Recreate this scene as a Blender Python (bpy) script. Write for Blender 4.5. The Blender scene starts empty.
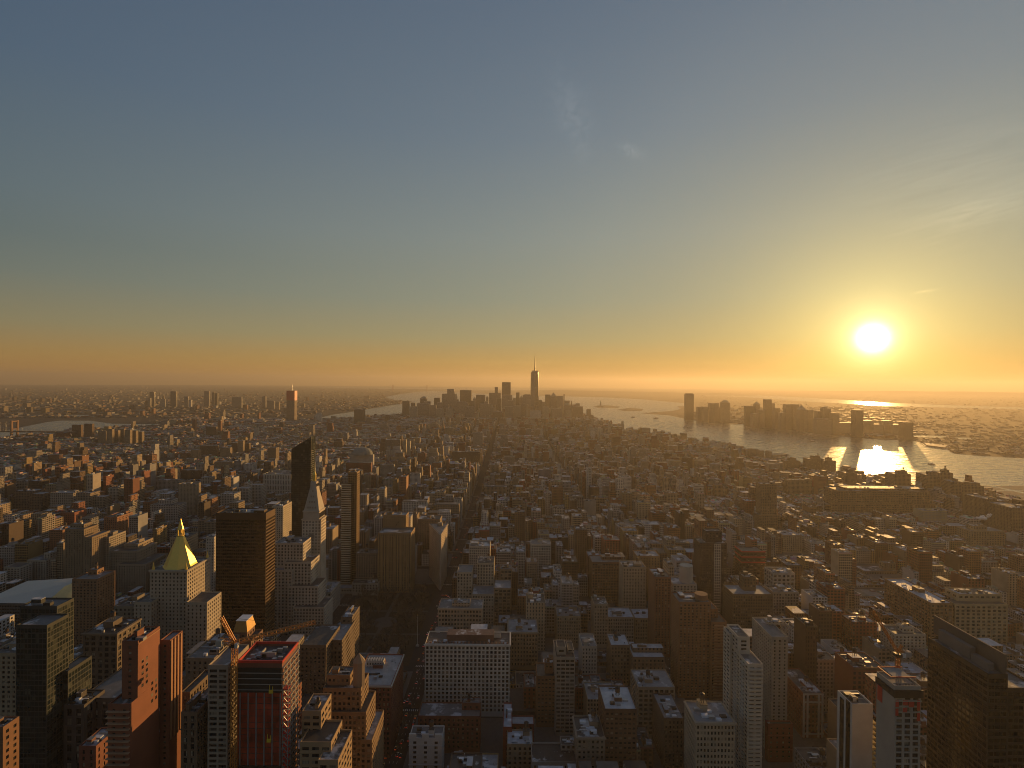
import bpy, bmesh, math, random
import numpy as np
from mathutils import Vector, Matrix
random.seed(7); RNG = np.random.default_rng(11)
SC = bpy.context.scene
COL = SC.collection
# ------------------------------------------------------------------ camera
HC = 325.0; FPX = 525.0; RE = 6371000.0
ROLL = math.atan(0.0093); PITCH = (384 - 381.3) / FPX
CR, SR, CP, SP = math.cos(ROLL), math.sin(ROLL), math.cos(PITCH), math.sin(PITCH)
cam_d = bpy.data.cameras.new('camera'); cam = bpy.data.objects.new('camera', cam_d); COL.objects.link(cam)
cam_d.sensor_width = 36.0; cam_d.lens = 36.0 * FPX / 1024.0
cam_d.clip_start = 1.0; cam_d.clip_end = 300000.0
cam.matrix_world = Matrix(((CR, -SR, 0, 0), (SR * SP, CR * SP, -CP, 0), (SR * CP, CR * CP, SP, HC), (0, 0, 0, 1)))
SC.camera = cam
# ------------------------------------------------------------------ sky and sun
SUN_AZ, SUN_EL = math.radians(34.45), math.radians(4.15)
SUN_DIR = Vector((math.sin(SUN_AZ) * math.cos(SUN_EL), math.cos(SUN_AZ) * math.cos(SUN_EL), math.sin(SUN_EL)))
W = bpy.data.worlds.new('World'); SC.world = W; W.use_nodes = True
nt = W.node_tree; nt.nodes.clear()
def N(t, ty, **kw):
    n = t.nodes.new(ty)
    for k, v in kw.items():
        if k in n.inputs.keys() if isinstance(k, str) else False: n.inputs[k].default_value = v
        else: setattr(n, k, v)
    return n
def math_(t, op, a, b=None, c=None, clamp=False):
    n = t.nodes.new('ShaderNodeMath'); n.operation = op; n.use_clamp = clamp
    for i, v in enumerate((a, b, c)):
        if v is None: continue
        if isinstance(v, (int, float)): n.inputs[i].default_value = v
        else: t.links.new(v, n.inputs[i])
    return n.outputs[0]
def vmath(t, op, a, b=None):
    n = t.nodes.new('ShaderNodeVectorMath'); n.operation = op
    for i, v in enumerate((a, b)):
        if v is None: continue
        if isinstance(v, (tuple, list, Vector)): n.inputs[i].default_value = tuple(v)
        else: t.links.new(v, n.inputs[i])
    return n.outputs['Value'] if op in ('DOT_PRODUCT', 'LENGTH', 'DISTANCE') else n.outputs[0]
def ramp(t, fac, stops, interp='LINEAR'):
    n = t.nodes.new('ShaderNodeValToRGB'); e = n.color_ramp.elements; n.color_ramp.interpolation = interp
    while len(e) > 1: e.remove(e[-1])
    e[0].position = stops[0][0]; e[0].color = (*stops[0][1], 1)
    for p, c in stops[1:]:
        q = e.new(p); q.color = (*c, 1)
    t.links.new(fac, n.inputs[0]); return n.outputs[0]
def mixc(t, fac, a, b, mode='MIX'):
    n = t.nodes.new('ShaderNodeMix'); n.data_type = 'RGBA'; n.blend_type = mode
    for s, v in ((0, fac), (6, a), (7, b)):
        if isinstance(v, (int, float)): n.inputs[s].default_value = v
        elif isinstance(v, (tuple, list)): n.inputs[s].default_value = (*v, 1) if len(v) == 3 else v
        else: t.links.new(v, n.inputs[s])
    return n.outputs[2]
SKY_STRENGTH = 0.08
tc = nt.nodes.new('ShaderNodeTexCoord'); dirv = tc.outputs['Generated']
sky = nt.nodes.new('ShaderNodeTexSky'); sky.sky_type = 'NISHITA'; sky.sun_disc = False
sky.sun_elevation = SUN_EL; sky.sun_rotation = SUN_AZ; sky.altitude = 300
sky.air_density = 1.0; sky.dust_density = 2.2; sky.ozone_density = 1.6
skyc = sky.outputs[0]
# thin high veil: evens the sky out towards a pale slate blue, as on a winter evening with cirrus
sep = nt.nodes.new('ShaderNodeSeparateXYZ'); nt.links.new(dirv, sep.inputs[0])
el = math_(nt, 'MAXIMUM', sep.outputs[2], 0.0)
veil = ramp(nt, el, [(0.0, (5.0, 2.5, 0.55)), (0.035, (4.6, 2.9, 0.9)), (0.08, (3.5, 3.1, 1.6)), (0.15, (2.7, 2.95, 2.2)), (0.26, (2.3, 2.75, 2.6)), (0.42, (1.6, 2.15, 2.6)), (0.62, (1.15, 1.65, 2.3)), (0.85, (0.75, 1.0, 1.4)), (1.0, (0.6, 0.85, 1.2))])
skyc = mixc(nt, 0.985, skyc, veil)
# aureole of the low sun
cosang = vmath(nt, 'DOT_PRODUCT', vmath(nt, 'NORMALIZE', dirv), tuple(SUN_DIR))
ang = math_(nt, 'ARCCOSINE', math_(nt, 'MINIMUM', cosang, 0.999999))
def glow(width, col, power=1.0):
    x = math_(nt, 'DIVIDE', ang, width)
    g = math_(nt, 'POWER', 2.71828, math_(nt, 'MULTIPLY', math_(nt, 'POWER', x, power), -1.0))
    n = nt.nodes.new('ShaderNodeVectorMath'); n.operation = 'SCALE'; n.inputs[0].default_value = col
    nt.links.new(g, n.inputs['Scale']); return n.outputs[0]
# the half of the sky away from the sun is much darker
af = math_(nt, 'MULTIPLY', ang, 1 / math.pi)
away_hi = ramp(nt, af, [(0, (1, 1, 1)), (.15, (1, 1, 1)), (.30, (.78, .80, .83)), (.45, (.47, .55, .66)), (.62, (.62, .66, .72)), (.8, (.64, .67, .72)), (1, (.64, .67, .72))])
away_lo = ramp(nt, af, [(0, (1, 1, 1)), (.18, (1, 1, 1)), (.45, (.80, .76, .80)), (.65, (.38, .37, .44)), (.8, (.3, .31, .38)), (1, (.3, .31, .38))])
skyc = vmath(nt, 'MULTIPLY', skyc, mixc(nt, math_(nt, 'MULTIPLY', el, 5.0, clamp=True), away_lo, away_hi))
GLOWS = [glow(0.015, (60, 56, 44), 1.9), glow(0.032, (11, 10, 6), 1.5), glow(0.10, (6.2, 4.6, 1.1), 1.3), glow(0.26, (2.8, 1.95, 0.4), 1.3)]
for g in GLOWS: skyc = vmath(nt, 'ADD', skyc, g)
# cirrus wisps (direction based: they hang in the sky)
def wisp(center, ax, wl, ws, amt, scale, seed):
    c = Vector(center).normalized(); a = Vector(ax); a = (a - c * a.dot(c)).normalized(); b = c.cross(a)
    u = math_(nt, 'DIVIDE', vmath(nt, 'DOT_PRODUCT', dirv, tuple(a)), wl); v = math_(nt, 'DIVIDE', vmath(nt, 'DOT_PRODUCT', dirv, tuple(b)), ws)
    front = math_(nt, 'GREATER_THAN', vmath(nt, 'DOT_PRODUCT', dirv, tuple(c)), 0.5)
    r2 = math_(nt, 'ADD', math_(nt, 'MULTIPLY', u, u), math_(nt, 'MULTIPLY', v, v))
    m = math_(nt, 'POWER', 2.71828, math_(nt, 'MULTIPLY', r2, -1.0))
    cb = nt.nodes.new('ShaderNodeCombineXYZ'); nt.links.new(math_(nt, 'MULTIPLY', u, scale[0]), cb.inputs[0]); nt.links.new(math_(nt, 'MULTIPLY', v, scale[1]), cb.inputs[1]); cb.inputs[2].default_value = seed
    no = nt.nodes.new('ShaderNodeTexNoise'); no.inputs['Scale'].default_value = 1.0; no.inputs['Detail'].default_value = 5; no.inputs['Roughness'].default_value = 0.5; no.inputs['Distortion'].default_value = 0.6
    nt.links.new(cb.outputs[0], no.inputs['Vector'])
    k = math_(nt, 'MULTIPLY', math_(nt, 'SUBTRACT', no.outputs[0], 0.30), 1.9, clamp=True)
    return math_(nt, 'MULTIPLY', math_(nt, 'MULTIPLY', math_(nt, 'MULTIPLY', m, k), front), amt)
def pxdir(x, y):
    xc, yc = x - 512, 384 - y
    u = xc * CR - yc * SR; v = yc * CR + xc * SR
    return Vector((u, FPX * CP + v * SP, v * CP - FPX * SP)).normalized()
def wl_(x0, y0, x1, y1, ws, amt, scale, seed):
    a, b = pxdir(x0, y0), pxdir(x1, y1)
    return wisp(a + b, b - a, (b - a).length / 2, ws, amt, scale, seed)
wsum = None
for args in [(560, 78, 585, 150, 0.024, .6, (4.0, 1.2), 1.3), (622, 146, 642, 156, 0.008, .9, (2, 1), 4.1), (900, 235, 1060, 190, 0.035, .5, (1.2, 3.0), 7.7), (930, 220, 1024, 197, 0.012, .6, (1.0, 2.0), 3.7), (860, 190, 1080, 130, 0.05, .35, (1.2, 4.0), 9.7), (915, 293, 935, 290, 0.0022, 0.8, (1, .5), 2.2), (300, 362, 800, 363, 0.0035, 0.22, (2.0, .5), 5.5)]:
    w_ = wl_(*args); wsum = w_ if wsum is None else math_(nt, 'ADD', wsum, w_)
skyc = mixc(nt, math_(nt, 'MINIMUM', wsum, 1.0), skyc, vmath(nt, 'ADD', vmath(nt, 'SCALE' if False else 'MULTIPLY', skyc, (1.35, 1.3, 1.25)), (0.5, 0.42, 0.32)))
bg = nt.nodes.new('ShaderNodeBackground'); bg.inputs['Strength'].default_value = SKY_STRENGTH
nt.links.new(skyc, bg.inputs[0]); wo = nt.nodes.new('ShaderNodeOutputWorld'); nt.links.new(bg.outputs[0], wo.inputs[0])
sun_d = bpy.data.lights.new('sun', 'SUN'); sun_d.energy = 5.0; sun_d.angle = math.radians(0.53); sun_d.color = (1.0, 0.54, 0.17)
sun = bpy.data.objects.new('sun', sun_d); COL.objects.link(sun)
sun.rotation_euler = SUN_DIR.to_track_quat('Z', 'Y').to_euler(); sun.location = (0, 0, 2000)
SC.view_settings.view_transform = 'Standard'; SC.view_settings.look = 'None'
SC.view_settings.exposure = 0.3; SC.view_settings.gamma = 1.0; SC.view_settings.use_curve_mapping = False
SC.render.engine = 'CYCLES'; SC.cycles.use_denoising = True; SC.cycles.use_adaptive_sampling = False
SC.cycles.max_bounces = 5; SC.cycles.diffuse_bounces = 2; SC.cycles.glossy_bounces = 2; SC.cycles.transmission_bounces = 1; SC.cycles.volume_bounces = 0
SC.cycles.sample_clamp_indirect = 4.0
SC.cycles.pixel_filter_type = 'BLACKMAN_HARRIS'; SC.cycles.filter_width = 1.0
HAZE_DENSITY, HAZE_G, HAZE_COL = 0.58e-4, 0.45, (0.66, 0.62, 0.55)
# ------------------------------------------------------------------ pixel <-> place
def drop(x, y): return (x * x + y * y) / (2 * RE)
def at(px, py, Y):                       # the point of the sight line of a pixel at distance Y ahead
    d = pxdir(px, py); k = Y / d.y
    return Vector((d.x * k, Y, HC + d.z * k))
def ground(px, py):                      # where that sight line meets the curved ground
    d = pxdir(px, py); s = math.hypot(d.x, d.y); t = -d.z / s
    disc = t * t - 2 * HC / RE
    r = RE * (t - math.sqrt(disc)) if disc > 0 else RE * t
    r = min(r, 41000)
    return (d.x / s * r, d.y / s * r)
def topix(x, y, z):
    dx, dy, dz = x, y, z - HC
    v = dz * CP + dy * SP; w = dy * CP - dz * SP
    u = dx
    xc = u * CR + v * SR; yc = v * CR - u * SR
    return 512 + FPX * xc / w, 384 - FPX * yc / w
# ------------------------------------------------------------------ objects
def tag(o, label=None, cat=None, group=None, kind=None):
    if label: o['label'] = label
    if cat: o['category'] = cat
    if group: o['group'] = group
    if kind: o['kind'] = kind
    return o
def empty(name, loc):
    o = bpy.data.objects.new(name, None); o.empty_display_size = 1; COL.objects.link(o); o.location = loc; return o
def copy_tree(o, parent=None):
    c = o.copy(); COL.objects.link(c); c.parent = parent
    for ch in o.children: copy_tree(ch, c)
    return c
class MB:
    """collects faces in world coordinates; build() links them as one mesh object"""
    def __init__(s): s.V = []; s.F = []; s.M = []; s.U = []; s.C = []; s.Wn = []; s.col = (.3, .3, .3); s.win = (0, 0, 0)
    def face(s, pts, mat=0, uv=None):
        n = len(s.V); s.V.extend(pts); s.F.append(tuple(range(n, n + len(pts)))); s.M.append(mat)
        s.U.extend(uv if uv else [(p[0], p[1]) for p in pts]); s.C.append(s.col); s.Wn.append(s.win)
    def wall(s, p0, p1, z0, z1, mat=0, uo=0.0):     # p0 -> p1 left to right as seen from outside
        L = math.hypot(p1[0] - p0[0], p1[1] - p0[1])
        s.face([(p0[0], p0[1], z0), (p1[0], p1[1], z0), (p1[0], p1[1], z1), (p0[0], p0[1], z1)], mat, [(uo, z0), (uo + L, z0), (uo + L, z1), (uo, z1)])
    def prism(s, poly, z0, z1, mat=0, top=None, bottom=False):   # poly counter-clockwise from above
        n = len(poly); u = 0
        for i in range(n):
            a, b = poly[i], poly[(i + 1) % n]; s.wall(a, b, z0, z1, mat, u); u += math.hypot(b[0] - a[0], b[1] - a[1])
        s.face([(p[0], p[1], z1) for p in poly], mat if top is None else top)
        if bottom: s.face([(p[0], p[1], z0) for p in reversed(poly)], mat)
    def box(s, x0, x1, y0, y1, z0, z1, mat=0, top=None, bottom=False): s.prism([(x0, y0), (x1, y0), (x1, y1), (x0, y1)], z0, z1, mat, top, bottom)
    def loft(s, rings, mat=0, cap=True):             # rings: lists of points, same count, ccw
        for a, b in zip(rings, rings[1:]):
            n = len(a)
            for i in range(n):
                j = (i + 1) % n; pts = [a[i], a[j], b[j], b[i]]
                if (Vector(b[i]) - Vector(b[j])).length < 1e-6: pts = pts[:3]
                s.face(pts, mat, [(i, p[2]) for p in pts])
        if cap: s.face(list(rings[-1]), mat)
    def cyl(s, cx, cy, z0, z1, r0, r1=None, n=12, mat=0, cap=True):
        r1 = r0 if r1 is None else r1
        R = lambda r, z: [(cx + r * math.cos(2 * math.pi * i / n), cy + r * math.sin(2 * math.pi * i / n), z) for i in range(n)]
        s.loft([R(r0, z0), R(max(r1, 1e-7), z1)], mat, cap and r1 > 1e-3)
    def bar(s, p, q, w, mat=0):
        p, q = Vector(p), Vector(q); d = (q - p).normalized()
        a = d.cross(Vector((0, 0, 1)) if abs(d.z) < .9 else Vector((1, 0, 0))).normalized() * w / 2; b = d.cross(a).normalized() * w / 2
        A = [p + a + b, p - a + b, p - a - b, p + a - b]; B = [x + (q - p) for x in A]
        for i in range(4): s.face([tuple(A[i]), tuple(B[i]), tuple(B[(i + 1) % 4]), tuple(A[(i + 1) % 4])], mat)
        s.face([tuple(x) for x in A], mat); s.face([tuple(x) for x in reversed(B)], mat)
    def mesh(s, name, mats, origin=(0, 0, 0)):
        me = bpy.data.meshes.new(name)
        v = np.array(s.V, dtype=np.float64).reshape(-1, 3) - np.array(origin)
        me.from_pydata(v.tolist(), [], s.F)
        for m in mats: me.materials.append(m)
        me.polygons.foreach_set('material_index', s.M)
        uv = me.uv_layers.new(name='uv'); uv.data.foreach_set('uv', np.array(s.U, dtype=np.float32).ravel())
        for nm, dat in (('col', s.C), ('win', s.Wn)):
            a = me.attributes.new(nm, 'FLOAT_COLOR', 'FACE'); d = np.ones((len(s.F), 4), np.float32); d[:, :3] = np.array(dat, np.float32); a.data.foreach_set('color', d.ravel())
        me.update(); return me
    def build(s, name, mats, parent=None, origin=(0, 0, 0)):
        if not isinstance(mats, (list, tuple)): mats = [mats]
        o = bpy.data.objects.new(name, s.mesh(name, mats, origin)); COL.objects.link(o)
        if parent is not None: o.parent = parent
        else: o.location = origin
        return o
# ------------------------------------------------------------------ materials
def mat(name, base=(.3, .3, .3), rough=.7, metal=0.0, emit=None, es=0.0, spec=.5):
    m = bpy.data.materials.new(name); m.use_nodes = True; b = m.node_tree.nodes['Principled BSDF']
    b.inputs['Base Color'].default_value = (*base, 1); b.inputs['Roughness'].default_value = rough; b.inputs['Metallic'].default_value = metal
    b.inputs['Specular IOR Level'].default_value = spec
    if emit: b.inputs['Emission Color'].default_value = (*emit, 1); b.inputs['Emission Strength'].default_value = es
    return m
def noisy(name, base, rough=.8, metal=0.0, scale=.15, amt=.35, spec=.4, coords='Object'):
    m = mat(name, base, rough, metal, spec=spec); t = m.node_tree; b = t.nodes['Principled BSDF']
    c = t.nodes.new('ShaderNodeTexCoord'); no = t.nodes.new('ShaderNodeTexNoise'); no.inputs['Scale'].default_value = scale; no.inputs['Detail'].default_value = 5
    t.links.new(c.outputs[coords], no.inputs['Vector'])
    f = math_(t, 'ADD', math_(t, 'MULTIPLY', math_(t, 'SUBTRACT', no.outputs[0], .5), 2 * amt), 1.0)
    n = t.nodes.new('ShaderNodeVectorMath'); n.operation = 'SCALE'; n.inputs[0].default_value = base; t.links.new(f, n.inputs['Scale'])
    t.links.new(n.outputs[0], b.inputs['Base Color']); return m
def geo_pos(t): return t.nodes.new('ShaderNodeNewGeometry').outputs['Position']
def facade_material():
    """masonry with the window grid of its 'win' attribute (bay, storey, share of the bay that is glass); bay 0 means plain wall"""
    m = bpy.data.materials.new('masonry'); m.use_nodes = True; t = m.node_tree; b = t.nodes['Principled BSDF']
    uv = t.nodes.new('ShaderNodeUVMap'); uv.uv_map = 'uv'; su = t.nodes.new('ShaderNodeSeparateXYZ'); t.links.new(uv.outputs[0], su.inputs[0])
    ac = t.nodes.new('ShaderNodeAttribute'); ac.attribute_name = 'col'; aw = t.nodes.new('ShaderNodeAttribute'); aw.attribute_name = 'win'
    sw = t.nodes.new('ShaderNodeSeparateXYZ'); t.links.new(aw.outputs['Vector'], sw.inputs[0])
    bay, flo, fr = sw.outputs
    u = math_(t, 'DIVIDE', su.outputs[0], math_(t, 'MAXIMUM', bay, .01)); v = math_(t, 'DIVIDE', su.outputs[1], math_(t, 'MAXIMUM', flo, .01))
    fu = math_(t, 'ABSOLUTE', math_(t, 'SUBTRACT', math_(t, 'FRACT', u), .5)); fv = math_(t, 'ABSOLUTE', math_(t, 'SUBTRACT', math_(t, 'FRACT', v), .5))
    mk = math_(t, 'MULTIPLY', math_(t, 'LESS_THAN', fu, math_(t, 'MULTIPLY', fr, .5)), math_(t, 'LESS_THAN', fv, .29))
    mk = math_(t, 'MULTIPLY', mk, math_(t, 'GREATER_THAN', bay, .05))
    cb = t.nodes.new('ShaderNodeCombineXYZ'); t.links.new(math_(t, 'FLOOR', u), cb.inputs[0]); t.links.new(math_(t, 'FLOOR', v), cb.inputs[1])
    pos = geo_pos(t)
    wn = t.nodes.new('ShaderNodeTexWhiteNoise'); wn.noise_dimensions = '2D'; t.links.new(cb.outputs[0], wn.inputs['Vector'])
    gl = ramp(t, wn.outputs[0], [(0, (.012, .014, .018)), (.6, (.03, .03, .032)), (.85, (.06, .055, .05)), (1.0, (.22, .19, .15))])
    no = t.nodes.new('ShaderNodeTexNoise'); no.inputs['Scale'].default_value = .07; no.inputs['Detail'].default_value = 6; t.links.new(pos, no.inputs['Vector'])
    f = math_(t, 'ADD', math_(t, 'MULTIPLY', math_(t, 'SUBTRACT', no.outputs[0], .5), .7), 1.0)
    # storey courses: thin darker string lines
    n = t.nodes.new('ShaderNodeVectorMath'); n.operation = 'SCALE'; t.links.new(ac.outputs['Color'], n.inputs[0]); t.links.new(f, n.inputs['Scale'])
    t.links.new(mixc(t, mk, n.outputs[0], gl), b.inputs['Base Color'])
    t.links.new(math_(t, 'ADD', math_(t, 'MULTIPLY', mk, -.66), .82), b.inputs['Roughness']); b.inputs['Specular IOR Level'].default_value = .45
    return m
def roof_material():
    m = bpy.data.materials.new('roofing'); m.use_nodes = True; t = m.node_tree; b = t.nodes['Principled BSDF']
    ac = t.nodes.new('ShaderNodeAttribute'); ac.attribute_name = 'col'; pos = geo_pos(t)
    def noise(s, d=5):
        no = t.nodes.new('ShaderNodeTexNoise'); no.inputs['Scale'].default_value = s; no.inputs['Detail'].default_value = d; t.links.new(pos, no.inputs['Vector']); return no.outputs[0]
    f = math_(t, 'ADD', math_(t, 'MULTIPLY', math_(t, 'SUBTRACT', noise(.22), .5), 1.0), 1.0)
    n = t.nodes.new('ShaderNodeVectorMath'); n.operation = 'SCALE'; t.links.new(ac.outputs['Color'], n.inputs[0]); t.links.new(f, n.inputs['Scale'])
    sn = math_(t, 'MULTIPLY', math_(t, 'SUBTRACT', math_(t, 'ADD', noise(.05, 3), math_(t, 'MULTIPLY', noise(.3, 4), .35)), .75), 14.0, clamp=True)
    t.links.new(mixc(t, math_(t, 'MULTIPLY', sn, .85), n.outputs[0], (.60, .61, .64)), b.inputs['Base Color'])
    t.links.new(math_(t, 'ADD', math_(t, 'MULTIPLY', noise(.4), .5), .38), b.inputs['Roughness']); return m
def glass_material(name, stops, rough=.1, metal=0.0):
    m = bpy.data.materials.new(name); m.use_nodes = True; t = m.node_tree; b = t.nodes['Principled BSDF']
    oi = t.nodes.new('ShaderNodeObjectInfo'); pos = geo_pos(t)
    wn = t.nodes.new('ShaderNodeTexWhiteNoise'); wn.noise_dimensions = '3D'
    fl = vmath(t, 'FLOOR', vmath(t, 'MULTIPLY', pos, (.27, .27, .27))); t.links.new(fl, wn.inputs['Vector'])
    k = math_(t, 'FRACT', math_(t, 'ADD', oi.outputs['Random'], wn.outputs[0]))
    t.links.new(ramp(t, k, stops), b.inputs['Base Color']); b.inputs['Roughness'].default_value = rough; b.inputs['Metallic'].default_value = metal
    return m
MASON = facade_material(); ROOF = roof_material()
GLASS = glass_material('window_glass', [(0, (.010, .012, .015)), (.5, (.022, .024, .027)), (.68, (.05, .048, .045)), (.84, (.15, .13, .105)), (1, (.40, .35, .27))])
BRONZE = glass_material('bronze_glass', [(0, (.012, .008, .006)), (.8, (.03, .018, .01)), (1, (.07, .045, .025))], .12)
GREEN = glass_material('green_glass', [(0, (.014, .02, .019)), (.8, (.03, .04, .036)), (1, (.09, .10, .08))], .08)
GOLD = noisy('gold_leaf', (.80, .58, .15), .42, .45, .6, .12); BRASS = noisy('brass_sheet', (.42, .26, .09), .55, .4, .6, .2)
WOOD = noisy('cedar_staves', (.13, .08, .05), .85, 0, .8, .3)
STEEL = noisy('galvanised_steel', (.38, .39, .41), .45, .6, .5, .2)
DARK = noisy('dark_metal', (.05, .048, .046), .5, .4, .5, .3)
SNOW = noisy('snow', (.68, .72, .80), .6, 0, .2, .15)
RED = noisy('red_netting', (.34, .045, .022), .8, 0, .14, 1.3)
REDP = mat('red_rail_paint', (.55, .05, .035), .5)
ORANGE = noisy('crane_orange_paint', (.50, .21, .05), .5, .1, .6, .3)
YELLOW = mat('yellow_paint', (.75, .55, .05), .5)
CONC = noisy('concrete', (.36, .34, .31), .85, 0, .1, .3)
WHITE = noisy('white_render', (.66, .64, .60), .8, 0, .1, .2)
BARK = noisy('bark', (.07, .05, .038), .9, 0, 1, .3)
TWIG = noisy('bare_twigs', (.17, .125, .09), .9, 0, .4, .4)
def water_material():
    m = mat('river_water', (.05, .058, .055), .10, spec=.85); t = m.node_tree; b = t.nodes['Principled BSDF']; pos = geo_pos(t)
    hs = None
    for s, a, st in ((.016, 1.0, (1, 1.6, 1)), (.06, .55, (1, 1.3, 1)), (.3, .2, (1, 1, 1))):
        no = t.nodes.new('ShaderNodeTexNoise'); no.inputs['Scale'].default_value = s; no.inputs['Detail'].default_value = 3
        t.links.new(vmath(t, 'MULTIPLY', pos, st), no.inputs['Vector'])
        h = math_(t, 'MULTIPLY', no.outputs[0], a / s * .16); hs = h if hs is None else math_(t, 'ADD', hs, h)
    bp = t.nodes.new('ShaderNodeBump'); bp.inputs['Strength'].default_value = .32; bp.inputs['Distance'].default_value = 1.0; t.links.new(hs, bp.inputs['Height'])
    t.links.new(bp.outputs[0], b.inputs['Normal']); wn_ = t.nodes.new('ShaderNodeTexNoise'); wn_.inputs['Scale'].default_value = .02; wn_.inputs['Detail'].default_value = 6; wn_.inputs['Roughness'].default_value = .7
    t.links.new(vmath(t, 'MULTIPLY', pos, (1, 2.2, 1)), wn_.inputs['Vector']); t.links.new(math_(t, 'MAXIMUM', math_(t, 'MULTIPLY', math_(t, 'SUBTRACT', wn_.outputs[0], .22), .95), .12), b.inputs['Roughness']); b.inputs['IOR'].default_value = 1.75
    return m
WATER = water_material()
def land_material():
    m = mat('city_ground', (.08, .07, .06), .95, spec=.2); t = m.node_tree; b = t.nodes['Principled BSDF']; pos = geo_pos(t)
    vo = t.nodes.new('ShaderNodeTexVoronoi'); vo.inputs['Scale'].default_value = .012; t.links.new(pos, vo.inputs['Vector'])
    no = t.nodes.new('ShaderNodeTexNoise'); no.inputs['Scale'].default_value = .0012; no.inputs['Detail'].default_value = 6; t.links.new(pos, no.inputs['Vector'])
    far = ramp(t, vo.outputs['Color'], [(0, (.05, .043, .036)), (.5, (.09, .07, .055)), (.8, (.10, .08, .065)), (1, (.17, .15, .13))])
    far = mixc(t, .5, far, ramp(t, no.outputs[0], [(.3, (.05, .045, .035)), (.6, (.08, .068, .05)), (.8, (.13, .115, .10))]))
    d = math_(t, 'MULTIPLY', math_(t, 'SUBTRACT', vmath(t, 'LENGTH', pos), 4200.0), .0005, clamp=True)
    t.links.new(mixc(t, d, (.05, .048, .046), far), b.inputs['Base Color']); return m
LAND = land_material()
# ------------------------------------------------------------------ ground and water
def fan():
    mb = MB(); rs = [0] + [120 * 1.07 ** i for i in range(96)]; rs = [r for r in rs if r < 42000] + [42000]
    out = [rs[1]]
    rings = []
    n = 180
    prev = 0
    for r in rs[1:]:
        while r - prev > 1500: prev += 1500; rings.append(prev)
        rings.append(r); prev = r
    P = lambda r, i: (r * math.sin(2 * math.pi * i / n), r * math.cos(2 * math.pi * i / n), -drop(r, 0))
    V = [(0, 0, 0)]; F = []
    for r in rings: V += [P(r, i) for i in range(n)]
    for i in range(n): F.append((0, 1 + (i + 1) % n, 1 + i))
    for k in range(len(rings) - 1):
        a, b = 1 + k * n, 1 + (k + 1) * n
        for i in range(n):
            j = (i + 1) % n; F.append((a + i, a + j, b + j, b + i))
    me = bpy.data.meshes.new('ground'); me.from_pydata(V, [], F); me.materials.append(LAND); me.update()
    o = bpy.data.objects.new('ground', me); COL.objects.link(o); o['kind'] = 'structure'
fan()
def sheet(name, poly, material, lift, maxlen=1200.0):
    bm = bmesh.new(); vs = [bm.verts.new((p[0], p[1], 0)) for p in poly]; f = bm.faces.new(vs); bm.normal_update()
    if f.normal.z < 0: f.normal_flip()
    bmesh.ops.triangulate(bm, faces=bm.faces[:])
    for _ in range(9):
        es = [e for e in bm.edges if e.calc_length() > maxlen]
        if not es: break
        bmesh.ops.subdivide_edges(bm, edges=es, cuts=1); bmesh.ops.triangulate(bm, faces=[f for f in bm.faces if len(f.verts) > 3])
    for v in bm.verts: v.co.z = lift - drop(v.co.x, v.co.y)
    bmesh.ops.recalc_face_normals(bm, faces=bm.faces[:])
    if sum(f.normal.z for f in bm.faces) < 0: bmesh.ops.reverse_faces(bm, faces=bm.faces[:])
    me = bpy.data.meshes.new(name); bm.to_mesh(me); bm.free(); me.materials.append(material)
    o = bpy.data.objects.new(name, me); COL.objects.link(o); o['kind'] = 'structure'; return o
G = lambda pts: [ground(x, y) for x, y in pts]
WEST_SHORE = [(1180, 560), (1100, 530), (1024, 505), (1005, 496), (985, 493), (960, 490), (930, 487), (905, 485), (870, 480), (850, 474), (810, 466), (780, 461), (762, 458), (750, 453), (742, 449), (735, 446), (720, 443.5), (700, 442), (670, 438.5), (640, 434), (625, 430), (608, 424), (598, 420)]
BAY = WEST_SHORE + [(592, 417), (575, 415), (540, 413), (480, 413), (430, 414), (400, 415), (365, 417.3), (340, 419), (310, 421), (312, 419.3), (335, 414.3), (345, 413), (375, 408), (400, 404), (415, 402), (407, 400.8), (395, 400), (385, 397.2), (398, 394.5), (412, 392.5), (428, 391), (446, 391.6), (500, 394.8), (560, 396.2), (600, 397.3), (640, 399.2), (660, 401), (690, 403.6), (690, 405.4), (677, 406.5), (681, 408.8), (672, 411), (652, 412.3), (640, 413.4), (655, 414.4), (670, 415.6), (686, 419), (700, 421.7), (735, 424.7), (750, 424), (765, 427), (800, 431), (820, 434.3), (850, 437.3), (885, 440), (912, 440.4), (925, 444), (945, 448.5), (955, 454), (980, 456), (1024, 458.5), (1100, 465), (1200, 474)]
EAST = [(-30, 443), (0, 440), (25, 437), (40, 433.5), (72, 432.3), (112, 428.7), (146, 427.7), (190, 426.7), (190, 423.2), (146, 424.2), (112, 423.7), (90, 420.7), (60, 420.7), (48, 422), (18, 428), (0, 431.5), (-30, 433)]
NEWARK = [(700, 393.8), (745, 394.9), (800, 397.3), (850, 400.3), (880, 402.3), (940, 405), (1024, 407.6), (1100, 410), (1100, 412.6), (1024, 409.6), (940, 407.4), (880, 406), (850, 404), (800, 401), (745, 397), (700, 395.3)]
POLYS = {}
for nm, pl in (('river_water', BAY), ('east_river_water', EAST), ('bay_water', NEWARK), ('inlet_water', [(56, 415.2), (89, 415.2), (89, 417), (62, 417.2)]), ('pond_water', [(892, 435), (946, 436), (946, 437.8), (900, 437)]), ('basin_water', [(955, 437.5), (978, 438), (972, 439.5), (950, 438.8)]), ('lower_bay_water', [(300, 386.9), (500, 388.9), (560, 389.4), (520, 390.1), (420, 389.2), (340, 388.0)])):
    POLYS[nm] = G(pl); sheet(nm, POLYS[nm], WATER, .35)
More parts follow.
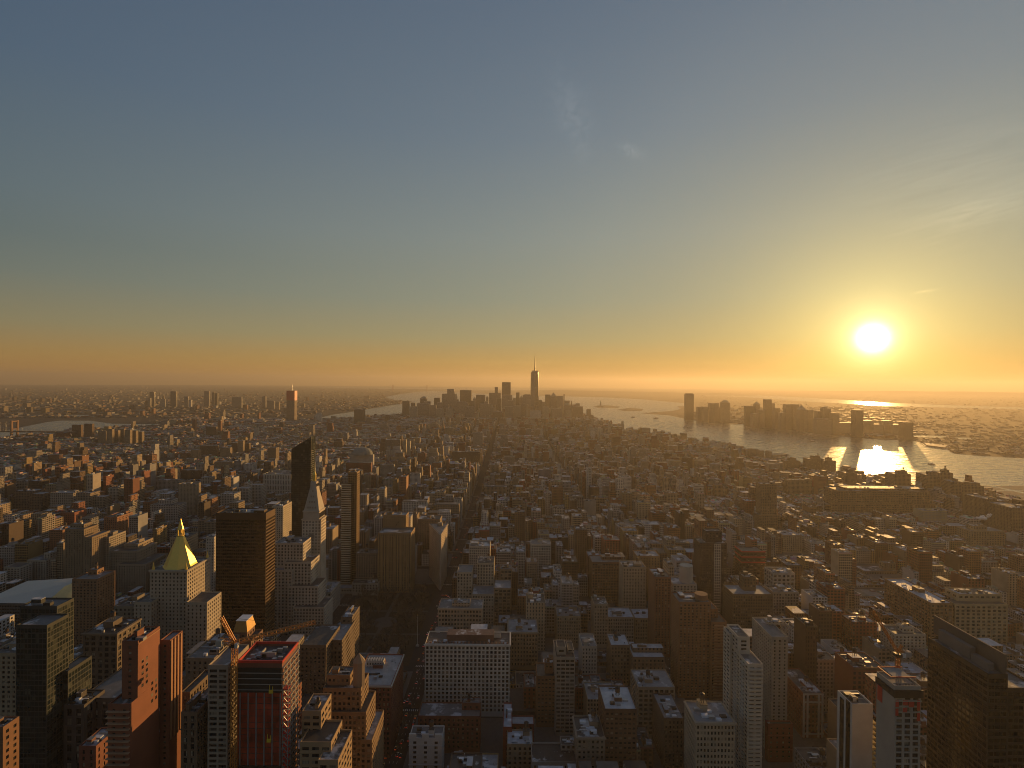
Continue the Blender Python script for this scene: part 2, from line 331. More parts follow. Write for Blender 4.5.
def inside(poly, x, y):
    c = False; n = len(poly); j = n - 1
    for i in range(n):
        xi, yi = poly[i]; xj, yj = poly[j]
        if (yi > y) != (yj > y) and x < (xj - xi) * (y - yi) / (yj - yi) + xi: c = not c
        j = i
    return c
def wet(x, y): return any(inside(p, x, y) for p in POLYS.values())
for nm, pl in (('liberty_island', [(593, 406.3), (606, 405.2), (620, 406.6), (618, 408), (598, 407.8)]), ('ellis_island', [(617, 409.8), (630, 407.8), (643, 409), (642, 411), (625, 411.2)])):
    sheet(nm, G(pl), noisy(nm + '_turf', (.06, .05, .035), .95), .9)
# far hills
def ridge(name, x0, x1, dist, h, seed):
    rr = random.Random(seed); a0 = math.atan((x0 - 512) / FPX); a1 = math.atan((x1 - 512) / FPX); n = 60; mb = MB(); ph = [rr.uniform(0, 6) for _ in range(6)]
    prof = lambda t: h * (math.sin(math.pi * min(1, max(0, t))) ** .5) * (.72 + .28 * sum(math.sin(t * (5 + 7 * k) + ph[k]) / (k + 1) for k in range(5)) / 2)
    rows = []
    for off, k in ((-1800, 0), (-700, .6), (0, 1), (900, .5), (2000, 0)):
        row = []
        for i in range(n + 1):
            t = i / n; a = a0 + (a1 - a0) * t; r = (dist + off) ; x, y = r * math.sin(a), r * math.cos(a)
            row.append((x, y, prof(t) * k - drop(x, y) - 2))
        rows.append(row)
    for a, b in zip(rows, rows[1:]):
        for i in range(n): mb.face([a[i], a[i + 1], b[i + 1], b[i]])
    o = mb.build(name, noisy(name + '_woods', (.05, .045, .03), .95, 0, .002, .4)); o['kind'] = 'structure'
ridge('island_hills', 470, 760, 17500, 95, 3); ridge('ridge_hills', 800, 1200, 30000, 190, 5); ridge('far_hills', 130, 330, 34000, 60, 8)
# ------------------------------------------------------------------ building kit
BLD = [MASON, ROOF]
STONE, TAN, BUFF, BROWN, REDB, GREY, PALE, DARKC, RUST = (.37, .32, .26), (.34, .25, .165), (.40, .31, .21), (.17, .105, .065), (.24, .085, .05), (.27, .26, .25), (.56, .53, .48), (.05, .045, .042), (.30, .14, .075)
RTONES = [(.04, .038, .036), (.065, .062, .06), (.10, .095, .092), (.16, .16, .165), (.26, .27, .29), (.46, .48, .53)]
HEROES = []          # (x0, x1, y0, y1) footprints
OCC = []             # (pxl, pxr, y_bottom_visible, Y) what must stay in view
OCCBOX = []          # boxes (x0,x1,y0,y1,z) that hide things behind
ANCH = []            # (px, py, short name, Y)
def facade(mb, wins, p0, ud, W, z0, z1, bw, fh, fw, fhf, dep=.4, top=2.0, zmin=None):
    cols = max(1, int((W - .8) / bw)); bw = min(bw * 1.35, (W - .8) / cols); mx = (W - cols * bw) / 2
    rows = max(1, int((z1 - z0 - top - 1.0) / fh)); zb = z1 - top - rows * fh; ww, wh = bw * fw, fh * fhf
    nx, ny = ud[1], -ud[0]
    P = lambda u, v, d=0.0: (p0[0] + ud[0] * u - nx * d, p0[1] + ud[1] * u - ny * d, v)
    def Q(u0, u1, v0, v1): mb.face([P(u0, v0), P(u1, v0), P(u1, v1), P(u0, v1)], 0, [(u0, v0), (u1, v0), (u1, v1), (u0, v1)])
    so = (fh - wh) * .5; prev = z0
    for r in range(rows):
        s = zb + r * fh + so; h = s + wh
        Q(0, W, prev, s); prev = h; u = 0.0
        for c in range(cols):
            a = mx + c * bw + (bw - ww) / 2; b = a + ww
            Q(u, a, s, h); u = b
            mb.face([P(a, s), P(b, s), P(b, s, dep), P(a, s, dep)]); mb.face([P(a, h, dep), P(b, h, dep), P(b, h), P(a, h)])
            mb.face([P(a, s), P(a, s, dep), P(a, h, dep), P(a, h)]); mb.face([P(b, s, dep), P(b, s), P(b, h), P(b, h, dep)])
            q = P((a + b) / 2, (s + h) / 2, dep); wins.append((q, math.atan2(ud[1], ud[0]), ww, wh, r))
        Q(u, W, s, h)
    Q(0, W, prev, z1)
def window_mesh(ww, wh, glass):
    mb = MB(); w, h = ww / 2, wh / 2
    mb.box(-w - .02, w + .02, -.03, .03, -h - .02, h + .02, 0, bottom=True)
    if wh > .9: mb.box(-w, w, -.075, -.031, -.04, .04, 1, bottom=True)
    if ww > 2.2: mb.box(-.05, .05, -.085, -.031, -h, h, 1, bottom=True)
    return mb.mesh('window', [glass, DARK])
def add_windows(root, wins, glass, org, limit=100):
    if not wins: return
    key = {}
    wins = sorted(wins, key=lambda w: (-w[0][2] + .25 * w[0][1]))
    for q, a, ww, wh, r in wins[:limit]:
        k = (round(ww, 2), round(wh, 2))
        if k not in key: key[k] = window_mesh(ww, wh, glass)
        o = bpy.data.objects.new('window', key[k]); COL.objects.link(o); o.parent = root
        o.location = (q[0] - org[0], q[1] - org[1], q[2] - org[2]); o.rotation_euler = (0, 0, a)
    rest = wins[limit:]
    if rest:
        mb = MB()
        for q, a, ww, wh, r in rest:
            c, s = math.cos(a) * (ww / 2 + .02), math.sin(a) * (ww / 2 + .02); z0, z1 = q[2] - wh / 2 - .02, q[2] + wh / 2 + .02
            mb.face([(q[0] - c, q[1] - s, z0), (q[0] + c, q[1] + s, z0), (q[0] + c, q[1] + s, z1), (q[0] - c, q[1] - s, z1)])
        o = mb.build('window', glass, root, org); o['kind'] = 'stuff'
def parapet(mb, x0, x1, y0, y1, z, zr, w=.45):
    a = [(x0, y0), (x1, y0), (x1, y1), (x0, y1)]; b = [(x0 + w, y0 + w), (x1 - w, y0 + w), (x1 - w, y1 - w), (x0 + w, y1 - w)]
    for i in range(4):
        j = (i + 1) % 4
        mb.face([(*a[i], z), (*a[j], z), (*b[j], z), (*b[i], z)], 0)
        mb.wall(b[j], b[i], zr, z)
def tank(root, x, y, z, org, s=1.0):
    mb = MB()
    for i in range(6):
        a = i * math.pi / 3; mb.bar((x + 1.5 * s * math.cos(a), y + 1.5 * s * math.sin(a), z), (x + 1.5 * s * math.cos(a), y + 1.5 * s * math.sin(a), z + 2.6 * s), .25)
    o = bpy.data.objects.new('water_tank', None); COL.objects.link(o); o.parent = root
    mb.build('tank_stand', DARK, o, org)
    m2 = MB(); m2.cyl(x, y, z + 2.6 * s, z + 6.2 * s, 1.9 * s, n=14); m2.build('tank_barrel', WOOD, o, org)
    m3 = MB(); m3.cyl(x, y, z + 6.2 * s, z + 7.6 * s, 2.05 * s, .05, n=14); m3.build('tank_roof', DARK, o, org)
def clutter(root, x0, x1, y0, y1, z, col, org, rnd, tanks=.5, n=None):
    w, d = x1 - x0, y1 - y0
    if w < 5 or d < 5: return
    k = n + 2 if n is not None else rnd.choice([2, 3, 3, 4, 5])
    if w * d > 500: k += 3
    for i in range(k):
        bw, bd, bh = rnd.uniform(.15, .36) * w, rnd.uniform(.18, .4) * d, rnd.uniform(2.5, 5.0)
        bw, bd = min(bw, 12), min(bd, 12)
        x = rnd.uniform(x0 + 1, x1 - bw - 1); y = rnd.uniform(y0 + 1.2, y1 - bd - 1)
        if i == 0:
            mb = MB(); mb.col = col; mb.box(x, x + bw, y, y + bd, z - .02, z + bh, 0, 0); mb.col = rnd.choice(RTONES); mb.box(x - .15, x + bw + .15, y - .15, y + bd + .15, z + bh, z + bh + .25, 1, 1)
            mb.build('bulkhead', BLD, root, org)
            if rnd.random() < tanks: tank(root, x + bw / 2, y + bd / 2, z + bh + .25, org, min(1.0, bw / 4.5))
        else:
            mb = MB(); s = rnd.uniform(1.2, 3.2); mb.box(x, x + s * 1.6, y, y + s, z - .02, z + rnd.uniform(1.0, 2.4))
            mb.build('roof_unit', rnd.choice([STEEL, SNOW, DARK]), root, org)
def ducts(root, x0, x1, y0, y1, z, org, rnd):
    for _ in range(rnd.choice([1, 2, 3])):
        mb = MB(); y = rnd.uniform(y0 + 1, y1 - 1); a = rnd.uniform(x0, (x0 + x1) / 2); b = min(x1 - .5, a + rnd.uniform(4, 11)); h_ = rnd.uniform(.5, 1.1)
        mb.box(a, b, y, y + h_, z + .25, z + .25 + h_, 0, 0, True); mb.build('duct', rnd.choice([STEEL, STEEL, DARK]), root, org)
    for _ in range(rnd.choice([2, 3, 4])):
        mb = MB(); x, y = rnd.uniform(x0 + 1, x1 - 1), rnd.uniform(y0 + 1, y1 - 1); mb.cyl(x, y, z - .02, z + rnd.uniform(.8, 1.8), .35, n=8); mb.build('vent_pipe', rnd.choice([STEEL, DARK]), root, org)
def hero(kind, label, cat, tiers, col, short=None, bw=3.7, fh=3.8, fw=.55, hf=.64, glass=None, yb=None, group=None, limit=100, win=None, tanks=.4, clut=None, cornice=None, roofcol=None, top=2.0, dep=.4, side=None, geo=True, belts=True):
    """tiers: (px_left, px_right, px_top, Y, depth[, index of the tier it stands on]) of the front face"""
    glass = glass or GLASS
    rnd = random.Random(label)
    bx = []
    for t_ in tiers:
        xl, xr, yt, Y, D = t_[:5]; a, b = at(xl, yt, Y), at(xr, yt, Y); bx.append((a.x, b.x, Y, Y + D, (a.z + b.z) / 2))
    cx, cy = (bx[0][0] + bx[0][1]) / 2, (bx[0][2] + bx[0][3]) / 2; g0 = -drop(cx, cy); org = (cx, cy, g0)
    root = tag(empty(kind, org), label, cat, group)
    wins = []
    far = win or (bw, fh, fw)
    for i, t_ in enumerate(tiers):
        x0, x1, y0, y1, z = bx[i]; z0 = bx[t_[5]][4] - 1.0 if len(t_) > 5 and t_[5] is not None else g0
        zr = z - min(1.1, .1 * (z - z0)); mb = MB(); mb.col = col
        fs = [((x0, y0), (1, 0), x1 - x0, 'f')]
        fs.append(((x1, y0), (0, 1), y1 - y0, 's' if cx < 0 else 'o')); fs.append(((x0, y1), (0, -1), y1 - y0, 's' if cx >= 0 else 'o')); fs.append(((x1, y1), (-1, 0), x1 - x0, 'o'))
        for p0, ud, W_, k in fs:
            if k != 'o' and geo and z - z0 > 5 and W_ > 3 and not (k == 's' and side == 'blank'):
                mb.win = (0, 0, 0); facade(mb, wins, p0, ud, W_, z0, z, bw, fh, fw, hf, dep, top)
            else:
                mb.win = (0, 0, 0) if (side == 'blank' and k == 's') else far
                mb.wall(p0, (p0[0] + ud[0] * W_, p0[1] + ud[1] * W_), z0, z); mb.win = (0, 0, 0)
        mb.win = (0, 0, 0); parapet(mb, x0, x1, y0, y1, z, zr); mb.build('wall', BLD, root, org)
        rf = MB(); rf.col = roofcol or rnd.choice(RTONES[1:5]); rf.face([(x0 + .45, y0 + .45, zr), (x1 - .45, y0 + .45, zr), (x1 - .45, y1 - .45, zr), (x0 + .45, y1 - .45, zr)]); rf.build('roof', [ROOF], root, org)
        HEROES.append((x0 - 2, x1 + 2, y0 - 2, y1 + 2)); OCCBOX.append((x0, x1, y0, y1, z))
        OCC.append((t_[0], t_[1], yb if yb else (t_[2] + 8), Y if False else y0))
    if cornice:
        x0, x1, y0, y1, z = bx[0]; cm = MB(); cm.col = cornice; e = .9
        cm.box(x0 - e, x1 + e, y0 - e, y0 - .01, z - 1.6, z - .3, 0, bottom=True)
        if cx < 0: cm.box(x1 + .01, x1 + e, y0 - .01, y1, z - 1.6, z - .3, 0, bottom=True)
        else: cm.box(x0 - e, x0 - .01, y0 - .01, y1, z - 1.6, z - .3, 0, bottom=True)
        cm.build('cornice', BLD, root, org)
    if geo and belts and fw < .75:
        for (x0, x1, y0, y1, z), t_ in zip(bx, tiers):
            zz = z - top - fh * rnd.choice([1, 2]) + .05; H_ = z - (bx[t_[5]][4] if len(t_) > 5 and t_[5] is not None else g0)
            if H_ < 22 or x1 - x0 < 8: continue
            for zq in (zz, z - .62 * H_ - ((z - .62 * H_ - (z - top)) % fh)):
                bm_ = MB(); bm_.col = tuple(min(.62, c * 1.08) for c in col); bm_.box(x0 - .35, x1 + .35, y0 - .35, y0 - .012, zq - .28, zq + .3, 0, 0, True); bm_.build('belt_course', BLD, root, org)
    add_windows(root, wins, glass, org, limit)
    if clut != 0:
        x0, x1, y0, y1, z = max(bx, key=lambda b: b[4]); clutter(root, x0 + .5, x1 - .5, y0 + .5, y1 - .5, z - 1.1, tuple(c * .9 for c in col), org, rnd, tanks, clut)
        if x1 - x0 > 8 and y0 < 800: ducts(root, x0 + 1, x1 - 1, y0 + 1, y1 - 1, z - 1.1, org, rnd)
        if len(bx) > 1 and clut is None:
            x0, x1, y0, y1, z = bx[0]
            if z < max(b[4] for b in bx) - 2: pass
    if short: ANCH.append(((tiers[0][0] + tiers[0][1]) / 2, tiers[0][2], short, tiers[0][3]))
    root['_b'] = 0; del root['_b']
    return root, bx, org
def part(root, name, mats, org, fn, col=(.3, .3, .3)):
    mb = MB(); mb.col = col; fn(mb); return mb.build(name, mats, root, org)
# ------------------------------------------------------------------ the named buildings, near to far
# lower left
r, bx, o = hero('glass_tower', 'dark green glass tower with folded lit corner at the lower left', 'tower',
    [(16, 47, 625, 340, 17), (20, 57, 606, 358, 14), (56, 68, 671, 352, 20)], (.05, .055, .05), 'the dark green glass tower', bw=2.3, fh=3.4, fw=.86, hf=.8, glass=GREEN, yb=768, dep=.12, clut=2, tanks=0, roofcol=RTONES[3])
r, bx, o = hero('brick_tower', 'red brick tower with a sunlit blank side and balcony bands below', 'tower',
    [(122, 138, 641, 290, 18), (160, 170, 640, 312, 12), (108, 130, 704, 284, 13)], (.25, .095, .055), 'the red brick tower', bw=4.2, fh=3.2, fw=.3, hf=.45, yb=768, clut=2, tanks=1, belts=False, side='blank')
x0, x1, y0, y1, z = bx[2]
for k in range(22):
    part(r, 'balcony', BLD, o, lambda mb: mb.box(x0 - .3, x1 + .2, y0 - 1.5, y0 - .02, z - 4.0 - k * 3.2, z - 3.6 - k * 3.2, 0, bottom=True), (.42, .26, .16))
x0, x1, y0, y1, z = bx[0]
for k in range(9):
    for j in range(2): part(r, 'window', GLASS, o, lambda mb: mb.box(x1 - .2, x1 + .03, y0 + 3.0 + j * 3.4 + (8 if k > 4 else 0), y0 + 4.6 + j * 3.4 + (8 if k > 4 else 0), z - 14 - k * 3.4, z - 12.2 - k * 3.4, 0, 0, True))
part(r, 'coping', BLD, o, lambda mb: mb.box(x1 + .02, x1 + .3, y0, y1, z - 2.2, z - 1.4, 0, 0, True), (.34, .17, .09))
x0, x1, y0, y1, z = bx[1]
for k in range(4): part(r, 'pilaster', BLD, o, lambda mb: mb.box(x1 + .02, x1 + .5, y0 + .6 + k * 3, y0 + 1.9 + k * 3, z - 60, z - .6, 0, 0, True), (.40, .22, .12))
hero('apartment_tower', 'narrow grey tower with banded balconies behind the orange crane mast', 'tower', [(208, 228, 665, 305, 24), (209, 219, 650, 318, 9, 0)], (.33, .28, .22), 'the narrow grey banded tower', bw=5, fh=3.1, fw=.8, hf=.58, yb=768)
hero('office_block', 'tan stepped block with sunlit terraces below the red netted tower', 'building',
    [(300, 331, 742, 300, 20), (302, 321, 711, 312, 18), (318, 338, 760, 292, 26)], (.36, .25, .15), 'the tan stepped block', bw=4.4, fh=3.9, fw=.7, hf=.52, yb=768, cornice=None)
r, bx, o = hero('loft_tower', 'brown stepped brick tower crowned by a faceted tank house', 'tower',
    [(322, 366, 712, 368, 26), (323, 361, 688, 372, 20), (327, 350, 675, 377, 12, 1), (360, 372, 740, 366, 34)], (.25, .165, .10), 'the stepped brown brick tower', bw=3.0, fh=3.7, fw=.55, hf=.55, yb=768, clut=1, tanks=0)
p = at(359, 668, 378)
part(r, 'tank_house', BLD, o, lambda mb: (mb.cyl(p.x, p.y, p.z - 14, p.z + 5, 4.2, n=8), mb.cyl(p.x, p.y, p.z + 5, p.z + 11, 4.5, .1, n=8)), (.30, .22, .15))
hero('office_block', 'dark brick block with sunlit parapets right of the crane boom', 'building',
    [(300, 326, 645, 470, 40), (325, 342, 640, 485, 40), (341, 352, 617, 520, 26)], (.16, .115, .08), 'the dark brick block by the park', bw=3.4, fh=3.9, fw=.5, hf=.55, yb=690, clut=3)
r, bx, o = hero('courtyard_block', 'red brown block with pale cornice and flat courtyard roof by the park', 'building', [(352, 391, 685, 450, 52)], (.19, .07, .05), 'the red brown courtyard block', bw=3.6, fh=4.2, fw=.5, hf=.55, yb=735, cornice=(.5, .49, .46), clut=3, tanks=0, roofcol=(.34, .35, .37))
x0, x1, y0, y1, z = bx[0]
part(r, 'light_court', BLD, o, lambda mb: (setattr(mb, 'win', (2.4, 3.5, .5)), mb.box(x0 + 4, x1 - 14, y0 + 30, y0 + 36, z - 1, z + 5, 0, 0)), PALE)
r, bx, o = hero('office_block', 'broad white office block with rows of paired windows and cornice', 'building', [(425, 510, 644, 507, 26)], (.60, .57, .51), 'the broad white block', bw=3.75, fh=4.0, fw=.58, hf=.70, yb=716, cornice=(.66, .63, .58), clut=4, roofcol=(.08, .06, .055))
x0, x1, y0, y1, z = bx[0]
for k in range(22): part(r, 'dormer', BLD, o, lambda mb: mb.box(x0 + 1.2 + k * 3.7, x0 + 2.6 + k * 3.7, y0 + .6, y0 + 2.0, z, z + 1.5, 0, 0), (.25, .14, .10))
part(r, 'attic', BLD, o, lambda mb: mb.box(x0 + 20, x1 - 16, y0 + 8, y0 + 20, z - 1, z + 5, 0, 1), (.16, .09, .07))
hero('brick_block', 'dark red brick block with snowy roof below the broad white block', 'building', [(418, 480, 716, 456, 20), (462, 480, 703, 466, 9, 0)], (.16, .06, .042), 'the dark red block', bw=4, fh=3.8, fw=.4, hf=.58, yb=752, clut=4, tanks=1, roofcol=RTONES[3])
r, bx, o = hero('small_block', 'small white building with notched roofline beside the avenue', 'building', [(409, 442, 738, 428, 16)], (.62, .61, .58), 'the small white notched building', bw=6.6, fh=4.0, fw=.3, hf=.58, yb=768, clut=2, tanks=1)
x0, x1, y0, y1, z = bx[0]
for k in range(3): part(r, 'gable', BLD, o, lambda mb: mb.box(x0 + k * (x1 - x0) / 2.55, x0 + 5.6 + k * (x1 - x0) / 2.55, y0 - .004, y0 + 1.2, z - .4, z + 3.0, 0, 0), (.62, .61, .58))
hero('brick_block', 'maroon brick block with L shaped snowy roof right of the white block', 'building', [(503, 512, 727, 440, 34), (512, 534, 724, 462, 12)], (.24, .055, .04), None, bw=4, fh=3.8, fw=.3, hf=.58, yb=768, clut=2, tanks=0, roofcol=RTONES[5])
hero('loft_block', 'tan facade with square windows below the maroon block', 'building', [(507, 533, 744, 424, 18)], (.33, .25, .17), None, bw=3.4, fh=3.9, fw=.5, hf=.6, yb=768, roofcol=RTONES[5])
hero('loft_block', 'dark roofed block with white parapet corner at the bottom edge', 'building', [(532, 580, 762, 404, 22), (561, 579, 745, 418, 10, 0)], (.36, .33, .30), None, bw=4, fh=3.9, fw=.5, hf=.6, yb=768, roofcol=RTONES[0], clut=3)
hero('slab_tower', 'slim grey slab tower with glass front and machinery on its roof', 'tower', [(556, 575, 657, 480, 32), (557, 566, 647, 486, 14, 0), (568, 574, 650, 490, 16, 0)], (.38, .33, .27), 'the slim grey slab tower', bw=4.0, fh=3.6, fw=.82, hf=.6, yb=735, clut=0, roofcol=RTONES[0])
hero('brick_block', 'brown brick block with stepped top left of the slim slab tower', 'building', [(537, 556, 676, 492, 24), (545, 553, 663, 498, 8, 0)], (.24, .13, .075), None, bw=3.3, fh=3.6, fw=.6, hf=.4, yb=735)
hero('loft_block', 'rust brown loft block with bright snowy roof and round tank', 'building', [(605, 637, 709, 408, 32)], (.15, .085, .055), 'the rust brown loft block', bw=3.4, fh=3.8, fw=.62, hf=.45, yb=768, tanks=1, clut=3, roofcol=RTONES[5])
hero('loft_block', 'ornate grey facade with arched top floor near the bottom edge', 'building', [(577, 605, 737, 402, 26)], (.27, .22, .17), None, bw=3.0, fh=3.9, fw=.5, hf=.6, yb=768, tanks=1, cornice=(.3, .25, .2))
hero('office_block', 'beige corner block with rows of dark windows and twin roof tanks', 'building', [(696, 735, 722, 388, 26)], (.42, .35, .26), 'the beige corner block', bw=2.5, fh=4.3, fw=.55, hf=.58, yb=768, tanks=1, clut=4, roofcol=RTONES[4], cornice=(.42, .36, .28))
r, bx, o = hero('condo_tower', 'pale condominium tower with stacked curved balconies and twin bulkheads', 'tower', [(748, 763, 664, 398, 40), (738, 750, 637, 414, 22, 0), (730, 740, 634, 424, 13)], (.52, .47, .39), 'the pale balcony tower', bw=4.6, fh=3.1, fw=.7, hf=.55, yb=768, clut=0)
x0, x1, y0, y1, z = bx[0]
for k in range(30):
    part(r, 'balcony', BLD, o, lambda mb: mb.prism([(x0 + .5, y0 - .02), (x0 + 1.5, y0 - 1.6), (x1 - 1.0, y0 - 1.6), (x1, y0 - .02)], z - 4.2 - k * 3.1, z - 3.2 - k * 3.1, 0, 0, True), (.55, .51, .44))
for k in range(24):
    for j in range(2): part(r, 'balcony', BLD, o, lambda mb: mb.prism([(x0 - .02, y0 + 4 + j * 13), (x0 - .02, y0 + 12 + j * 13), (x0 - 1.5, y0 + 11 + j * 13), (x0 - 1.5, y0 + 5 + j * 13)], z - 4.2 - k * 3.1, z - 3.3 - k * 3.1, 0, 0, True), (.5, .46, .4))
hero('slab_tower', 'grey concrete slab tower on a red brick podium', 'tower', [(772, 788, 637, 455, 38), (768, 785, 622, 480, 9, 0)], (.36, .32, .26), 'the grey concrete slab tower', bw=3.4, fh=3.0, fw=.35, hf=.58, yb=718, clut=1, tanks=0, roofcol=RTONES[3])
hero('podium_block', 'low red brick podium at the foot of the grey slab tower', 'building', [(768, 793, 724, 449, 5)], (.25, .07, .045), None, bw=4.5, fh=4.0, fw=.3, hf=.4, yb=742, clut=0)
r, bx, o = hero('apartment_tower', 'brown brick twin tower with round rooftop drum and balcony wing', 'tower', [(679, 711, 602, 540, 26), (711, 727, 622, 536, 22), (700, 718, 609, 548, 20)], (.27, .145, .08), 'the brown brick tower with the round drum', bw=4.0, fh=3.0, fw=.45, hf=.55, yb=700, clut=1, tanks=0)
p = at(701, 600, 552); part(r, 'roof_drum', BLD, o, lambda mb: mb.cyl(p.x, p.y, p.z - 6, p.z + 7, 6.5, n=20), (.30, .16, .09))
x0, x1, y0, y1, z = bx[1]
for k in range(26): part(r, 'balcony', BLD, o, lambda mb: mb.box(x0 + 3, x1 - 3, y0 - 1.3, y0 - .02, z - 4 - k * 3.0, z - 3.1 - k * 3.0, 0, 0, True), (.33, .2, .12))
r, bx, o = hero('apartment_tower', 'pale grey tower topped by a round drum behind the brown brick tower', 'tower', [(673, 697, 584, 640, 24)], (.42, .37, .30), 'the pale drum topped tower', bw=3.6, fh=3.0, fw=.5, hf=.58, yb=640, clut=0)
p = at(686, 577, 652); part(r, 'roof_drum', BLD, o, lambda mb: mb.cyl(p.x, p.y, p.z - 9, p.z + 15, 8.0, n=24), (.46, .41, .34))
hero('apartment_tower', 'reddish brick tower with pale edge left of the drum topped tower', 'tower', [(655, 671, 577, 620, 30)], (.26, .125, .075), None, bw=3.4, fh=3.1, fw=.5, hf=.58, yb=680)
r, bx, o = hero('apartment_tower', 'dark tower with one white gridded strip and black crown', 'tower', [(700, 727, 543, 700, 24), (706, 722, 531, 706, 14, 0)], (.085, .068, .055), 'the dark tower with the white strip', bw=3.6, fh=3.3, fw=.6, hf=.55, yb=600, clut=0)
x0, x1, y0, y1, z = bx[0]
def strip(mb):
    for k in range(26):
        mb.box(x0 + 19, x0 + 28, y0 - .5, y0 - .02, z - 2.0 - k * 3.6, z - .9 - k * 3.6, 0, 0, True)
    for k in range(4): mb.box(x0 + 19 + k * 2.7, x0 + 19.8 + k * 2.7, y0 - .55, y0 - .51, z - 94, z - .9, 0, 0, True)
part(r, 'white_strip', BLD, o, strip, (.55, .5, .42))
hero('office_block', 'brown office block with a taller dark penthouse in its middle', 'building', [(733, 773, 594, 620, 30), (744, 756, 577, 632, 14, 0)], (.16, .115, .07), 'the brown block with the penthouse', bw=2.8, fh=3.6, fw=.55, hf=.55, yb=640, clut=2)
r, bx, o = hero('unfinished_building', 'unfinished dark frame with red railings along its open floors', 'building', [(742, 765, 552, 800, 26)], (.10, .055, .04), 'the red railed frame', bw=5.5, fh=4.0, fw=.8, hf=.7, yb=580, clut=0)
x0, x1, y0, y1, z = bx[0]
for k in range(3): part(r, 'railing', REDP, o, lambda mb: (mb.box(x0 - .6, x1 + .6, y0 - .6, y0 - .02, z - 8.2 * k - .4, z - 8.2 * k + 1.5, 0, bottom=True), mb.box(x0 - .6, x0 - .02, y0 - .02, y1, z - 8.2 * k - .4, z - 8.2 * k + 1.4, 0, bottom=True)))
hero('loft_block', 'white lattice facade with big square windows behind the brown block', 'building', [(773, 795, 573, 760, 26)], (.56, .50, .41), 'the white lattice block', bw=5.5, fh=5.5, fw=.62, hf=.62, yb=592, clut=3)
hero('loft_block', 'grey gridded block below the white lattice facade', 'building', [(773, 799, 592, 700, 26)], (.36, .31, .25), None, bw=3.6, fh=4.0, fw=.6, hf=.6, yb=612)
r, bx, o = hero('brick_block', 'red brick block with a white framed front and dark centre', 'building', [(803, 824, 693, 480, 42)], (.22, .09, .055), 'the red brick block with the white front', bw=3.4, fh=4.4, fw=.45, hf=.55, yb=742, tanks=1)
x0, x1, y0, y1, z = bx[0]
part(r, 'white_frame', BLD, o, lambda mb: ([mb.box(x0 + a, x0 + a + 1.7, y0 - .5, y0 - .02, 1, z - 1, 0, 0, True) for a in (0, 3.4, 13.6, 17)] + [mb.box(x0, x1, y0 - .56, y0 - .52, z - b, z - b + 1.6, 0, 0, True) for b in (1.6, 9, 38)]), (.55, .51, .44))
r, bx, o = hero('slab_tower', 'blank white slab tower with black vertical strips on its edge', 'tower', [(852, 873, 704, 335, 15), (853, 866, 699, 342, 6, 0)], (.52, .50, .47), 'the blank white slab tower', bw=9, fh=20, fw=.02, hf=.02, yb=768, clut=3, geo=False, win=(0, 0, 0))
x0, x1, y0, y1, z = bx[0]
for k in range(2): part(r, 'glass_strip', BRONZE, o, lambda mb: mb.box(x0 - .3, x0 - .02, y0 + 1.6 + k * 6.4, y0 + 5.6 + k * 6.4, 2, z - .3 - 2 * k, 0, 0, True))
x0, x1, y0, y1, z = bx[0]
for k in range(24): part(r, 'balcony', BLD, o, lambda mb: mb.box(x1 + .02, x1 + 3.4, y0 + 1, y0 + 9, z - 14 - k * 3.2, z - 13 - k * 3.2, 0, 0, True), (.5, .36, .14))
# unfinished tower, lower right
r, bx, o = hero('unfinished_tower', 'unfinished concrete tower with red mesh patches and dark top at the right', 'tower', [(895, 921, 686, 300, 15)], (.36, .33, .29), 'the unfinished tower at the right', bw=3.6, fh=3.3, fw=.7, hf=.72, yb=768, clut=0, side='blank', roofcol=RTONES[2])
x0, x1, y0, y1, z = bx[0]
part(r, 'safety_screen', DARK, o, lambda mb: (mb.box(x0 - .9, x1 + .9, y0 - .9, y0 - .45, z - 6.5, z - 2.0, 0, bottom=True), mb.box(x0 - .9, x0 - .45, y0 - .45, y1, z - 6.5, z - 2.5, 0, bottom=True)))
part(r, 'deck', CONC, o, lambda mb: [mb.box(x0 + 1.5 + k, x1 - 1.5 - k, y0 + 4 + k, y1 - 1, z - 1.0 + k * 3.4, z - .6 + k * 3.4, 0, bottom=True) for k in range(2)])
part(r, 'scaffold', STEEL, o, lambda mb: [mb.bar((x0 + 1 + k * 1.7, y0 + 1, z - 1), (x0 + 1 + k * 1.7, y0 + 1, z + 3.4), .12) for k in range(8)])
for k in range(7): part(r, 'red_mesh', REDP, o, lambda mb: mb.box(*[(x0 + .4, x0 + 2.2), (x0 + 4.5, x0 + 7.6), (x1 - 2.2, x1 - .5), (x0 + 8.0, x0 + 11), (x0 + .4, x0 + 2.0), (x1 - 2.2, x1 - .5), (x0 + 4.6, x0 + 7)][k], y0 - .25, y0 - .03, z - [12, 11, 14, 12, 17, 20, 15][k], z - [8, 8, 8, 8.5, 13, 15.5, 12.5][k], 0, bottom=True))
part(r, 'red_mesh', REDP, o, lambda mb: mb.box(x0 - .25, x0 - .03, y1 - 5, y1 - 1, z - 16, z - 4, 0, bottom=True))
part(r, 'railing', REDP, o, lambda mb: (mb.box(x0, x1, y0 + 3.4, y0 + 3.6, z + 2.9, z + 3.5, 0, bottom=True), mb.box(x0, x1, y1 - .3, y1 - .1, z + 2.7, z + 3.3, 0, bottom=True), mb.bar((x0 + .4, y0 + 3.6, z + 3.1), (x0 + .4, y1 - .3, z + 3.1), .4)))
